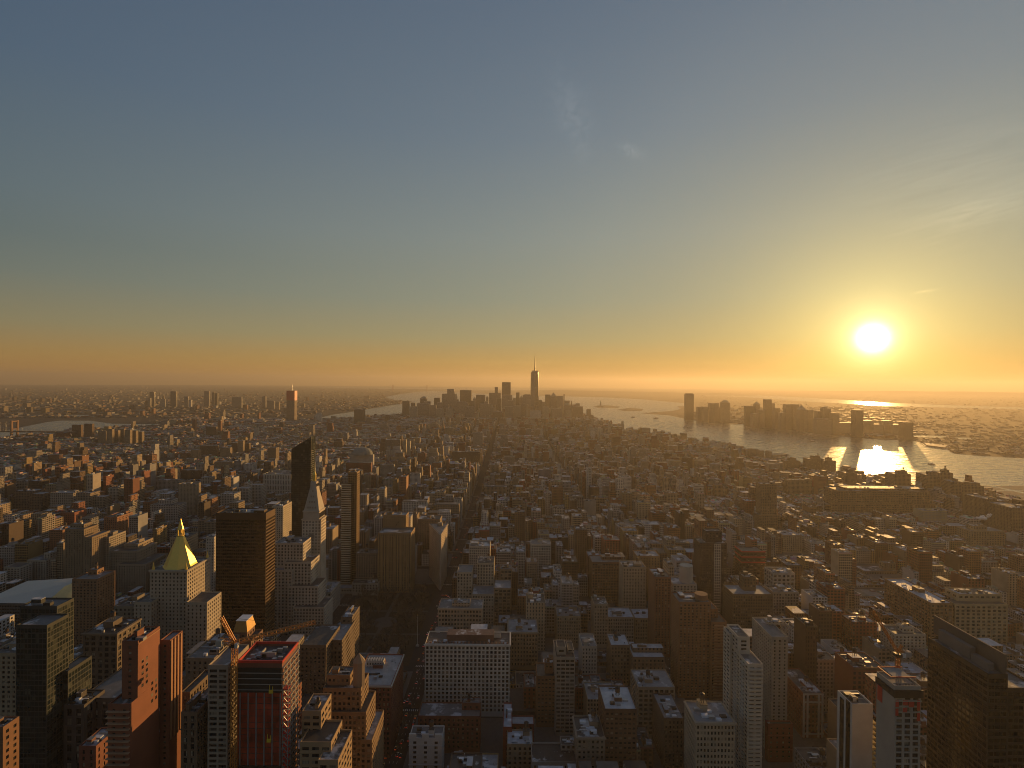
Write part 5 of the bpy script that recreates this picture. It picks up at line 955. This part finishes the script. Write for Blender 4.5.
# ------------------------------------------------------------------ the rest of the city: lots on the street grid
AVE = [-2600, -2380, -2140, -1900, -1680, -1500, -1320, -1110, -880, -665, -530, -395, -240, -98, 190, 470, 750, 1030, 1300, 1560, 1830, 2100, 2400]
PARKS = [(-225, -112, 592, 806), (-420, -290, 1290, 1540), (-1480, -1200, 1990, 2150), (-60, 190, 2050, 2210), (-640, -560, 880, 960)]
MANHATTAN_END = 5350
def free(x0, x1, y0, y1, lst=None):
    for a, b, c, d in (lst or HEROES):
        if x0 < b and x1 > a and y0 < d and y1 > c: return False
    return True
def in_frame(x, y, m=120):
    px, py = topix(x, y, 20); return -m < px < 1024 + m
def cap_height(x0, x1, y0, y1):
    """keep what the photograph shows of the named buildings in view"""
    pl = topix(x0, y0, 30)[0]; pr = topix(x1, y0, 30)[0]; pl2 = topix(x0, y1, 30)[0]; pr2 = topix(x1, y1, 30)[0]; a, b = min(pl, pl2), max(pr, pr2); zc = 999
    for xl, xr, yb, Y in OCC:
        if Y > y0 and a < xr + .6 and b > xl - .6:
            zc = min(zc, at((a + b) / 2, yb, y1).z, at((a + b) / 2, yb, y0).z)
    if y0 > 1250 and a < 1030: pass
    return zc
COLS = [('red brick', REDB, 12), ('rust brick', RUST, 8), ('brown brick', BROWN, 13), ('tan brick', TAN, 15), ('buff stone', BUFF, 14), ('grey stone', STONE, 15), ('grey', GREY, 13), ('pale', PALE, 13), ('dark brown', (.10, .07, .05), 7), ('ochre', (.36, .25, .11), 5)]
CW = [c[2] for c in COLS]
def zone(x, y, r):
    if x > 600 and y > 3600: m, s, tp, th = 20, 6, 0, 40
    elif x < -560 and y > 1750 or x < -1500: m, s, tp, th = 16, 4, .015, 42
    elif x < -250 and y < 1300: m, s, tp, th = 36, 14, .11, 68
    elif y < 1150 and x < 440: m, s, tp, th = 43, 14, .10, 74
    elif y < 1700 and x < 300: m, s, tp, th = 40, 13, .10, 66
    elif x > 440 and y < 1900: m, s, tp, th = 22, 9, .08, 50
    elif y < 3000: m, s, tp, th = 19, 7, .06, 44
    elif y < 4000: m, s, tp, th = 26, 10, .08, 52
    elif y < 4950: m, s, tp, th = 50, 26, .42, 115
    else: m, s, tp, th = 24, 8, 0, 60
    h = th * r.uniform(.8, 1.25) if r.random() < tp else r.gauss(m, s)
    return max(9, h)
LOTS = []
rc = random.Random(42)
def across(x, y):
    n = int(abs(x) / 90)
    return n > 2 and any(wet(x * k / n, y) for k in range(3, n))
def fill_manhattan():
    ys = 350
    k = 0
    while ys < MANHATTAN_END:
        by0, by1 = ys + 9, ys + 71
        for i in range(len(AVE) - 1):
            x0, x1 = AVE[i] + 14, AVE[i + 1] - 14
            if not (in_frame(x0, by0, 60) or in_frame(x1, by0, 60) or in_frame(x0, by1, 60) or in_frame(x1, by1, 60)): continue
            for row in range(2):
                ya, yb = (by0, by0 + rc.uniform(26, 30)) if row == 0 else (by1 - rc.uniform(26, 30), by1)
                x = x0
                while x < x1 - 4:
                    if ys < 1700: w = rc.choice([8, 11, 15, 19, 23, 28]) if abs(x) < 420 else rc.choice([7, 8, 12, 16, 22, 27])
                    else: w = rc.choice([8, 10, 14, 20, 28, 40])
                    if ys > 2600: w *= 1.25
                    if x1 - (x + w) < 6: w = x1 - x
                    a, b = x, x + w - .15; x += w
                    mx, my = (a + b) / 2, (ya + yb) / 2
                    if across(mx, my) or wet(mx, my) or wet(b + 12, my) or wet(a - 12, my) or not in_frame(mx, my, 40): continue
                    if not free(a, b, ya, yb, PARKS) or not free(a, b, ya, yb): continue
                    h = zone(mx, my, rc)
                    if (x0 - a > -1 or x1 - b < 3) and rc.random() < .5: h *= 1.25      # avenue corners are taller
                    yf = ya + rc.uniform(0, 1.2); yk = yb - rc.choice([0, 0, 2, 5])
                    hc = cap_height(a, b, ya, yb)
                    if hc < 8: hc = 8 if ys > 1000 else max(hc, 5)
                    if ys < 460: h = max(h, 20)
                    h = min(h, hc * rc.uniform(.82, 1.0)) if h > hc else h
                    ci = rc.choices(range(len(COLS)), CW)[0]; c = COLS[ci][1]; f = rc.uniform(.75, 1.2)
                    LOTS.append(dict(x0=a, x1=b, y0=yf, y1=yk, h=h, ci=ci, col=tuple(v * f for v in c), rt=rc.choices(range(6), [3, 4, 4, 3, 3, 2])[0], far=False))
        ys += 80
fill_manhattan()
def fill_low(n, xr, yr, hm, hs, tp, th, wr):
    for _ in range(n):
        px = rc.uniform(*xr); py = yr[0] + (yr[1] - yr[0]) * rc.random() ** 1.25
        x, y = ground(px, py)
        if y < MANHATTAN_END - 0 and x > -1900 and x < 1400 and y < 5400 and not ALLOW(x, y): continue
        w, d = rc.uniform(*wr), rc.uniform(*wr)
        if wet(x, y) or wet(x + w, y) or wet(x - 20, y - 20) or not free(x, x + w, y, y + d): continue
        h = th * rc.uniform(.6, 1.4) if rc.random() < tp else max(4, rc.gauss(hm, hs)); h = min(h, max(4, cap_height(x, x + w, y, y + d)))
        ci = rc.choices(range(len(COLS)), CW)[0]; c = COLS[ci][1]; f = rc.uniform(.45, .85)
        LOTS.append(dict(x0=x, x1=x + w, y0=y, y1=y + d, h=h, ci=ci, col=tuple(v * f for v in c), rt=rc.randrange(4), far=True))
ALLOW = lambda x, y: False
fill_low(1900, (-20, 330), (385.5, 418), 11, 4, .035, 42, (18, 50))        # across the east river
fill_low(700, (320, 420), (389, 411), 11, 4, .02, 30, (20, 60))
ALLOW = lambda x, y: x > 1150
fill_low(600, (690, 915), (408, 441), 12, 5, .06, 26, (20, 50))           # far bank
fill_low(2400, (700, 1060), (393, 456), 6, 2, .02, 14, (10, 34))
# ------------------------------------------------------------------ which lots show most: walk each pixel column from near to far
def visible_area():
    ent = [(l['y0'], 0, i) for i, l in enumerate(LOTS) if not l['far']] + [(b[2], 1, i) for i, b in enumerate(OCCBOX)]
    ent.sort(); cov = np.full(1024, 768.0); area = np.zeros(len(LOTS))
    for _, t, i in ent:
        if t == 0: l = LOTS[i]; x0, x1, y0, y1, z = l['x0'], l['x1'], l['y0'], l['y1'], l['h'] - drop(l['x0'], l['y0'])
        else: x0, x1, y0, y1, z = OCCBOX[i]
        a0, t0 = topix(x0, y0, z); b0, t1 = topix(x1, y0, z); a1, u0 = topix(x0, y1, z); b1, u1 = topix(x1, y1, z)
        L, R = max(0, int(round(min(a0, a1)))), min(1023, int(round(max(b0, b1))))
        if R < L: continue
        top = min(u0, u1); seg = cov[L:R + 1]
        if t == 0: area[i] = np.maximum(0, np.minimum(seg, 768) - top).sum()
        cov[L:R + 1] = np.minimum(seg, top)
    return area
AREA = visible_area()
order = np.argsort(-AREA)[:300]; PICK = set(int(i) for i in order if AREA[i] > 4)
# ------------------------------------------------------------------ the 300 that show largest: each a thing with its parts
NUM = {2: 'two', 3: 'three', 4: 'four', 5: 'five', 6: 'six', 7: 'seven', 8: 'eight', 9: 'nine', 10: 'ten', 11: 'eleven', 12: 'twelve', 13: 'thirteen', 14: 'fourteen', 15: 'fifteen', 16: 'sixteen'}
RN = ['black roof', 'dark roof', 'grey roof', 'light grey roof', 'pale roof', 'snow white roof']
ORD = ['', 'second ', 'third ', 'fourth ', 'fifth ', 'sixth ', 'seventh ', 'eighth ', 'ninth ', 'tenth ', 'eleventh ', 'twelfth ']
info = []
for i in sorted(PICK):
    l = LOTS[i]; px, py = topix((l['x0'] + l['x1']) / 2, l['y0'], l['h'])
    best = min(ANCH, key=lambda a: (a[0] - px) ** 2 + 1.6 * (a[1] - py) ** 2)
    dx, dy = px - best[0], l['y0'] - best[3]
    if abs(dx) > 16: rel = 'right of' if dx > 0 else 'left of'
    else: rel = 'behind' if dy > 0 else 'in front of'
    st = NUM.get(int(round(l['h'] / 3.7)), 'tall'); w = 'narrow' if l['x1'] - l['x0'] < 12 else ('wide' if l['x1'] - l['x0'] > 22 else '')
    base = ' '.join(x for x in (w, COLS[l['ci']][0], 'building,', RN[l['rt']]) if x)
    info.append([i, base, rel, best[2], math.hypot(dx, 1.3 * (py - best[1])), l])
from collections import defaultdict
gr = defaultdict(list)
for e in info: gr[(e[1], e[2], e[3])].append(e)
LAB = {}
for k, v in gr.items():
    v.sort(key=lambda e: e[4])
    for n, e in enumerate(v):
        if len(v) > 1 and len((k[0] + k[2]).split()) > 11: k = (k[0].replace('building, ', ''), k[1], k[2])
        LAB[e[0]] = k[0] + ', ' + ((ORD[n] + 'nearest ') if len(v) > 1 else '') + k[1] + ' ' + k[2]
        if len(LAB[e[0]].split()) > 16: LAB[e[0]] = LAB[e[0]].replace('building, ', '').replace('building ', '')
seen = set()
TANKPROTO = []
for i in sorted(PICK):
    l = LOTS[i]; x0, x1, y0, y1, h = l['x0'], l['x1'], l['y0'], l['y1'], l['h']; cx, cy = (x0 + x1) / 2, (y0 + y1) / 2; g = -drop(cx, cy); o = (cx, cy, g)
    rnd = random.Random(i); root = tag(empty('city_building', o), LAB[i], 'building', 'ordinary buildings filling the city blocks')
    z = g + h; zr = z - 1.0; mb = MB(); mb.col = l['col']; wv = (rnd.uniform(2.6, 4.6), rnd.uniform(3.4, 4.3), rnd.choice([.4, .5, .55, .7])); pts = [(x0, y0), (x1, y0), (x1, y1), (x0, y1)]
    for k in range(4):
        a, b = pts[k], pts[(k + 1) % 4]; mb.win = wv if (k in (0, 2) or rnd.random() < .45) else (0, 0, 0); mb.wall(a, b, g, z, 0, rnd.uniform(0, 3))
    mb.win = (0, 0, 0); parapet(mb, x0, x1, y0, y1, z, zr); mb.build('wall', BLD, root, o)
    rf = MB(); rf.col = RTONES[l['rt']]; rf.face([(x0 + .45, y0 + .45, zr), (x1 - .45, y0 + .45, zr), (x1 - .45, y1 - .45, zr), (x0 + .45, y1 - .45, zr)]); rf.build('roof', [ROOF], root, o)
    if rnd.random() < .55 and h > 14:
        cm = MB(); cm.col = tuple(min(.6, c * rnd.uniform(.8, 1.5)) for c in l['col']); e = .7; cm.box(x0 + .1, x1 - .1, y0 - e, y0 - .01, z - 1.8, z - .4, 0, bottom=True); cm.build('cornice', BLD, root, o)
    if y0 < 1700: clutter(root, x0 + .6, x1 - .6, y0 + .6, y1 - .6, zr, tuple(c * .9 for c in l['col']), o, rnd, .55, rnd.choice([3, 4, 5, 6]) if y0 < 800 else None)
    if y0 < 620 and x1 - x0 > 8: ducts(root, x0 + 1, x1 - 1, y0 + 1, y1 - 1, zr, o, rnd)
# ------------------------------------------------------------------ everything smaller: one mass of roofs and walls
def mass(name, sel):
    V, F, M, U, C, Wn = [], [], [], [], [], []
    def add(x0, x1, y0, y1, z0, z1, col, win, rcol, us=0.0):
        n = len(V); V.extend([(x0, y0, z0), (x1, y0, z0), (x1, y1, z0), (x0, y1, z0), (x0, y0, z1), (x1, y0, z1), (x1, y1, z1), (x0, y1, z1)])
        w, d = x1 - x0, y1 - y0
        for a, b, L in ((0, 1, w), (1, 2, d), (2, 3, w), (3, 0, d)):
            F.append((n + a, n + b, n + b + 4, n + a + 4)); M.append(0); U.extend([(us, z0), (us + L, z0), (us + L, z1), (us, z1)]); C.append(col); Wn.append(win)
        F.append((n + 4, n + 5, n + 6, n + 7)); M.append(1); U.extend([(0, 0)] * 4); C.append(rcol); Wn.append((0, 0, 0))
    r = random.Random(9)
    for l in sel:
        x0, x1, y0, y1, h = l['x0'], l['x1'], l['y0'], l['y1'], l['h']; g = -drop(x0, y0) - .5; z = g + .5 + h; col = l['col']
        add(x0, x1, y0, y1, g, z, col, (r.uniform(2.8, 4.6), r.uniform(3.4, 4.2), r.choice([.4, .5, .6, .75])), RTONES[l['rt']], r.uniform(0, 3))
        if h > 26 and r.random() < .5:
            s0 = (x1 - x0) * r.uniform(.08, .2); s1 = (y1 - y0) * r.uniform(.1, .3); add(x0 + s0, x1 - s0 * r.uniform(.2, 1), y0 + s1, y1 - .3, z + .01, z + h * r.uniform(.15, .4), col, (r.uniform(2.8, 4.6), 3.7, .5), RTONES[l['rt']])
        elif y0 < 3500:
            for _ in range(r.choice([1, 2, 3]) if y0 < 2200 else 1):
                w, d = (x1 - x0) * r.uniform(.15, .4), (y1 - y0) * r.uniform(.15, .4); a, b = r.uniform(x0 + .3, x1 - w - .3), r.uniform(y0 + .3, y1 - d - .3)
                add(a, a + w, b, b + d, z + .01, z + r.uniform(1.5, 5), tuple(c * r.uniform(.6, 1.3) for c in col), (0, 0, 0), RTONES[r.randrange(6)])
    me = bpy.data.meshes.new(name); me.from_pydata(V, [], F)
    for m in BLD: me.materials.append(m)
    me.polygons.foreach_set('material_index', M); uv = me.uv_layers.new(name='uv'); uv.data.foreach_set('uv', np.array(U, np.float32).ravel())
    for nm, dat in (('col', C), ('win', Wn)):
        a = me.attributes.new(nm, 'FLOAT_COLOR', 'FACE'); d = np.ones((len(F), 4), np.float32); d[:, :3] = np.array(dat, np.float32); a.data.foreach_set('color', d.ravel())
    me.update(); ob = bpy.data.objects.new(name, me); COL.objects.link(ob); ob['kind'] = 'stuff'
rest = [l for i, l in enumerate(LOTS) if i not in PICK]
mass('city_blocks', [l for l in rest if not l['far']]); mass('distant_suburbs', [l for l in rest if l['far']])
print('LOTS', len(LOTS), 'picked', len(PICK), 'labels', len(set(LAB.values())), 'max words', max(len(v.replace(',', '').split()) for v in LAB.values()), 'min area', min(AREA[i] for i in PICK))
# ------------------------------------------------------------------ streets, square, trees, cars, boats, steam
def flat(name, rects, m, z):
    mb = MB()
    for x0, x1, y0, y1 in rects: mb.face([(x0, y0, z), (x1, y0, z), (x1, y1, z), (x0, y1, z)])
    o = mb.build(name, m); o['kind'] = 'structure'
PAVE = noisy('pavement_slabs', (.13, .125, .12), .9, 0, .3, .3); PAINT = noisy('road_paint', (.55, .54, .5), .7, 0, 1, .2); TURF = noisy('winter_turf', (.055, .042, .026), .95, 0, .1, .4); PATH = noisy('park_path', (.10, .09, .08), .95, 0, .2, .3)
mbp = MB()
ys = 350
while ys < 1700:
    for i in range(len(AVE) - 1):
        x0, x1 = AVE[i] + 9.5, AVE[i + 1] - 9.5
        if (in_frame(x0, ys) or in_frame(x1, ys)) and free(x0, x1, ys + 5, ys + 75, [PARKS[0]]): mbp.box(x0, x1, ys + 5.5, ys + 74.5, -.3, .15)
    ys += 80
o = mbp.build('pavement', PAVE); o['kind'] = 'structure'
mk = []
for ax in (-98, 190, -240, 470):
    for k in (-3.2, 0, 3.2):
        y = 380
        while y < 1500: mk.append((ax + k - .1, ax + k + .1, y, y + 3)); y += 9
    y = 350
    while y < 1500:
        for k in range(-4, 5): mk.append((ax + k * 2 - .45, ax + k * 2 + .45, y + 5.6 - 1.5, y + 5.6 + 1.5))
        y += 80
flat('road_marking', mk, PAINT, .012)
mbp = MB(); mbp.box(-222, -115, 596, 802, -.3, .16); o = mbp.build('park_lawn', TURF); o['kind'] = 'structure'
flat('park_path', [(-172, -167, 596, 802), (-222, -115, 668, 672), (-222, -115, 735, 739)], PATH, .172)
bpy.data.objects['park_path']
mb = MB(); n = 28; mb.face([(-168 + 16 * math.cos(2 * math.pi * i / n), 703 + 16 * math.sin(2 * math.pi * i / n), .18) for i in range(n)]); o = mb.build('park_circle_path', PATH); o['kind'] = 'structure'
# bare winter trees
def bare_tree(seed, h):
    r = random.Random(seed); tr = MB(); cr = MB()
    def limb(mb, p, d, L, w, lev):
        q = p + d * L; mb.bar(p, q, w)
        if lev == 0: return
        for k in range(r.choice([3, 4])):
            a = r.uniform(0, 6.28); t = r.uniform(.45, .95); nd = (d + Vector((math.cos(a), math.sin(a), r.uniform(.0, .6))) * r.uniform(.5, .95)).normalized()
            limb(cr, p + d * L * t, nd, L * r.uniform(.55, .8), max(.15, w * .55), lev - 1)
    limb(tr, Vector((0, 0, 0)), Vector((r.uniform(-.06, .06), r.uniform(-.06, .06), 1)).normalized(), h * .42, .5, 4)
    return tr.mesh('trunk', [BARK]), cr.mesh('crown', [TWIG])
TREES = [bare_tree(s, hh) for s, hh in ((1, 14), (2, 17), (3, 15), (4, 19))]
rt_ = random.Random(3); spots = []
while len(spots) < 120:
    x, y = rt_.uniform(-219, -117), rt_.uniform(599, 799)
    if abs(x + 169.5) < 4 or abs(y - 670) < 3.5 or abs(y - 737) < 3.5 or math.hypot(x + 168, y - 703) < 17: continue
    if all((x - a) ** 2 + (y - b) ** 2 > 42 for a, b in spots): spots.append((x, y))
def plant(x, y, lab, grp, z=.16):
    a, b = TREES[rt_.randrange(4)]; o = tag(empty('bare_tree', (x, y, z - drop(x, y))), lab, 'tree', grp); s = rt_.uniform(.8, 1.2); o.scale = (s, s, s); o.rotation_euler = (0, 0, rt_.uniform(0, 6))
    for m in (a, b): c = bpy.data.objects.new(m.name, m); COL.objects.link(c); c.parent = o
for x, y in spots: plant(x, y, 'leafless tree among many in the dark square left of the avenue', 'bare trees in the dark square')
def woods(name, rects, n, h):
    V, F = [], []; r = random.Random(name)
    for _ in range(n):
        x0, x1, y0, y1 = r.choice(rects); x, y = r.uniform(x0, x1), r.uniform(y0, y1)
        if not free(x - 4, x + 4, y - 4, y + 4): continue
        hh = h * r.uniform(.7, 1.2); g = -drop(x, y)
        for k in range(26):
            a = r.uniform(0, 6.28); rad = r.uniform(0, 4.5); p = Vector((x + rad * math.cos(a), y + rad * math.sin(a), g + hh * r.uniform(.3, 1))); d = Vector((r.uniform(-1, 1), r.uniform(-1, 1), r.uniform(.1, 1))) * 1.6; e = Vector((r.uniform(-.2, .2), r.uniform(-.2, .2), .15))
            i = len(V); V.extend([p, p + d, p + d + e, p + e]); F.append((i, i + 1, i + 2, i + 3))
        i = len(V); V.extend([(x - .2, y, g), (x + .2, y, g), (x + .1, y, g + hh * .6), (x - .1, y, g + hh * .6)]); F.append((i, i + 1, i + 2, i + 3))
    me = bpy.data.meshes.new(name); me.from_pydata([tuple(v) for v in V], [], F); me.materials.append(TWIG); o = bpy.data.objects.new(name, me); COL.objects.link(o); o['kind'] = 'stuff'
woods('far_park_woods', PARKS[1:], 900, 15)
woods('far_shore_woods', [(1900, 2900, 3000, 4200), (1700, 2400, 4600, 5600), (2700, 3600, 3900, 5200)], 2600, 14)
# flagpole on the square
p = empty('flagpole', (-112.5, 640, .15)); tag(p, 'tall white flagpole at the edge of the square beside the avenue', 'flagpole'); o = (-112.5, 640, .15)
part(p, 'pole', WHITE, o, lambda m: m.cyl(-112.5, 640, .15, 38, .35, .15, 8)); part(p, 'plinth', CONC, o, lambda m: m.cyl(-112.5, 640, .15, 1.8, 2.2, 2.0, 12)); part(p, 'finial', GOLD, o, lambda m: m.cyl(-112.5, 640, 38, 39.2, .5, .1, 8))
# cars
TAIL = mat('tail_lamp', (.4, .01, .01), .4, emit=(1, .06, .03), es=1.2); HEAD = mat('head_lamp', (.8, .8, .7), .4, emit=(1, .9, .7), es=1.5); TYRE = mat('tyre_rubber', (.02, .02, .02), .9)
def car_meshes(paint):
    b = MB(); b.loft([[(-.88, -2.2, .35), (.88, -2.2, .35), (.9, 2.25, .35), (-.9, 2.25, .35)], [(-.9, -2.25, .8), (.9, -2.25, .8), (.9, 2.3, .72), (-.9, 2.3, .72)], [(-.84, -2.1, .95), (.84, -2.1, .95), (.84, 2.15, .86), (-.84, 2.15, .86)]])
    c = MB(); c.loft([[(-.8, -1.7, .95), (.8, -1.7, .95), (.8, 1.0, .93), (-.8, 1.0, .93)], [(-.64, -1.1, 1.45), (.64, -1.1, 1.45), (.64, .3, 1.45), (-.64, .3, 1.45)]])
    w = MB()
    for k in range(2):
        pass
    w.loft([[(-.12, .33 * math.cos(a), .33 * math.sin(a)) for a in [i * math.pi / 6 for i in range(12)]], [(.12, .33 * math.cos(a), .33 * math.sin(a)) for a in [i * math.pi / 6 for i in range(12)]]])
    l = MB(); l.box(-.16, .16, -.05, .05, -.09, .09, bottom=True)
    return b.mesh('body', [paint]), c.mesh('cabin_glass', [GLASS]), w.mesh('wheel', [TYRE]), l.mesh('tail_lamp', [TAIL]), l.mesh('headlight', [HEAD])
PA = [mat('car_black', (.02, .02, .022), .25), mat('car_white', (.6, .6, .6), .3), mat('car_yellow', (.65, .38, .03), .3), mat('car_silver', (.3, .31, .32), .3, .5)]
CM = [car_meshes(p_) for p_ in PA]; CL = ['small black car in the dusk traffic', 'small white car in the dusk traffic', 'small yellow cab in the dusk traffic', 'small silver car in the dusk traffic']
def car(x, y, rz, k, where):
    o = tag(empty('car', (x, y, .016)), CL[k] + ' ' + where, 'car', CL[k].split(' in ')[0] + 's ' + where); o.rotation_euler = (0, 0, rz); b, c, w, tl, hl = CM[k]
    for nm, m, loc in (('body', b, (0, 0, 0)), ('cabin_glass', c, (0, 0, 0)), ('wheel', w, (-.8, -1.4, .33)), ('wheel', w, (.8, -1.4, .33)), ('wheel', w, (-.8, 1.4, .33)), ('wheel', w, (.8, 1.4, .33)), ('tail_lamp', tl, (-.6, -2.27, .7)), ('tail_lamp', tl, (.6, -2.27, .7)), ('headlight', hl, (-.6, 2.3, .65)), ('headlight', hl, (.6, 2.3, .65))):
        q = bpy.data.objects.new(nm, m); COL.objects.link(q); q.parent = o; q.location = loc
rcar = random.Random(12); taken = []
def lane_cars(ax, y0, y1, n, where):
    c = 0; tries = 0
    while c < n and tries < 800:
        tries += 1; lane = rcar.choice([-4.8, -1.6, 1.6, 4.8, -7.6, 7.6]); y = rcar.uniform(y0, y1)
        if any(abs(y - b) < 7 and abs(ax + lane - a) < 2 for a, b in taken): continue
        taken.append((ax + lane, y)); car(ax + lane, y, 0, rcar.choices(range(4), [4, 3, 3, 2])[0], where); c += 1
lane_cars(-98, 440, 800, 60, 'on the avenue beside the square'); lane_cars(-98, 880, 1500, 25, 'on the avenue beyond the wedge building'); lane_cars(190, 700, 1300, 25, 'on the next avenue to the right')
rb = random.Random(4)
# delivery bus
# boats
def boat(lab, px, py, L, rz):
    x, y = ground(px, py); z = .35 - drop(x, y); o = (x, y, z); root = tag(empty('boat', o), lab, 'boat', None); s = L / 2; w = L * .16
    ca, sa = math.cos(rz), math.sin(rz); T = lambda a, b, zz: (x + a * ca - b * sa, y + a * sa + b * ca, z + zz)
    part(root, 'hull', DARK, o, lambda m: m.loft([[T(-s, -w * .8, -.3), T(s * .6, -w * .8, -.3), T(s * .95, 0, -.3), T(s * .6, w * .8, -.3), T(-s, w * .8, -.3)], [T(-s, -w, L * .09), T(s * .65, -w, L * .09), T(s * 1.1, 0, L * .12), T(s * .65, w, L * .09), T(-s, w, L * .09)]]))
    part(root, 'cabin', WHITE, o, lambda m: m.loft([[T(-s * .7, -w * .7, L * .09), T(s * .4, -w * .7, L * .09), T(s * .4, w * .7, L * .09), T(-s * .7, w * .7, L * .09)], [T(-s * .6, -w * .6, L * .2), T(s * .25, -w * .6, L * .2), T(s * .25, w * .6, L * .2), T(-s * .6, w * .6, L * .2)]]))
    part(root, 'bridge', WHITE, o, lambda m: m.loft([[T(-s * .1, -w * .4, L * .2), T(s * .2, -w * .4, L * .2), T(s * .2, w * .4, L * .2), T(-s * .1, w * .4, L * .2)], [T(-s * .1, -w * .4, L * .29), T(s * .15, -w * .4, L * .29), T(s * .15, w * .4, L * .29), T(-s * .1, w * .4, L * .29)]]))
    part(root, 'funnel', DARK, o, lambda m: m.cyl(*T(-s * .3, 0, 0)[:2], z + L * .2, z + L * .32, L * .03, n=8))
boat('small ferry on the river left of the sun glare', 812, 441.5, 34, 2.6); boat('dark boat on the river right of the sun glare', 931.5, 464.5, 24, 2.4); boat('tug on the river below the tallest tower of the far bank', 685.5, 428, 42, .4); boat('distant ship on the bay right of the islands', 656, 418.5, 50, .2); boat('distant ship on the bay nearer the statue', 633, 417.5, 40, .1)
# piers
def pier(lab, pts, h):
    P = G(pts); mx = sum(p[0] for p in P) / len(P); my = sum(p[1] for p in P) / len(P); g = -drop(mx, my); o = (mx, my, g); root = tag(empty('pier', o), lab, 'pier')
    a = sum(P[i][0] * P[(i + 1) % len(P)][1] - P[(i + 1) % len(P)][0] * P[i][1] for i in range(len(P)))
    if a < 0: P.reverse()
    part(root, 'deck', BLD, o, lambda m: m.prism(P, g - 1, g + 2.2, 0, 1), (.2, .17, .14))
    Q = [(mx + (p[0] - mx) * .82, my + (p[1] - my) * .8) for p in P]; part(root, 'shed', BLD, o, lambda m: (setattr(m, 'win', (6, 6, .5)), m.prism(Q, g + 2.2, g + 2.2 + h, 0, 1)), (.22, .16, .11))
pier('long shed pier reaching into the river right of the three glass towers', [(762, 458), (790, 456.2), (789, 454.8), (775, 454.6), (764, 456)], 6)
pier('pier shed jutting from the right river bank', [(962, 489), (990, 489.5), (996, 491), (966, 492)], 7)
pier('low pier on the far bank under the notched tower', [(800, 433.5), (820, 434.8), (826, 437), (812, 437.2)], 6)
pier('flat pier at the right of the far bank', [(920, 443), (950, 446.5), (948, 449.5), (925, 446.5)], 5)
pier('low pier left of the lone vent tower', [(650, 439.5), (680, 441), (680, 442.5), (652, 441)], 5)
# steam plumes
STEAM = mat('steam', (.85, .83, .8), 1.0, spec=0.0); b_ = STEAM.node_tree.nodes['Principled BSDF']; b_.inputs['Subsurface Weight'].default_value = .6; b_.inputs['Subsurface Radius'].default_value = (6, 6, 6)
def steam(lab, px, py, Y, s, seed):
    c = at(px, py, Y); bm = bmesh.new(); r = random.Random(seed)
    for k in range(16):
        t = k / 15; m = Matrix.Translation((t * s * 2.6 + r.uniform(-.3, .3) * s, r.uniform(-.4, .4) * s, t * s * .9 + r.uniform(-.35, .35) * s)) @ Matrix.Diagonal((1.3, 1, .75, 1)); bmesh.ops.create_icosphere(bm, subdivisions=2, radius=s * r.uniform(.25, .55) * (1 - .55 * t), matrix=m)
    me = bpy.data.meshes.new('steam_plume'); bm.to_mesh(me); bm.free(); me.materials.append(STEAM)
    for p_ in me.polygons: p_.use_smooth = True
    o = bpy.data.objects.new('steam_plume', me); COL.objects.link(o); o.location = c; tag(o, lab, 'steam')
    tx = bpy.data.textures.new('puff', 'CLOUDS'); tx.noise_scale = s * .35; md = o.modifiers.new('puff', 'DISPLACE'); md.texture = tx; md.strength = s * .35
steam('bright white steam plume drifting above the tan loft at the right', 980, 519, 1055, 9, 1); steam('small lit steam puff over the low roofs at the right', 971, 578, 800, 4.5, 2)
# ------------------------------------------------------------------ haze
mb = MB(); mb.box(-43000, 43000, -43000, 43000, -320, 575, bottom=True)
hz = mb.build('haze', bpy.data.materials.new('haze_air')); hz['kind'] = 'stuff'
hm = hz.data.materials[0]; hm.use_nodes = True; t = hm.node_tree; t.nodes.clear()
pv = t.nodes.new('ShaderNodeVolumePrincipled'); pv.inputs['Color'].default_value = (*HAZE_COL, 1); pv.inputs['Density'].default_value = HAZE_DENSITY; pv.inputs['Anisotropy'].default_value = HAZE_G
mo = t.nodes.new('ShaderNodeOutputMaterial'); t.links.new(pv.outputs[0], mo.inputs['Volume'])
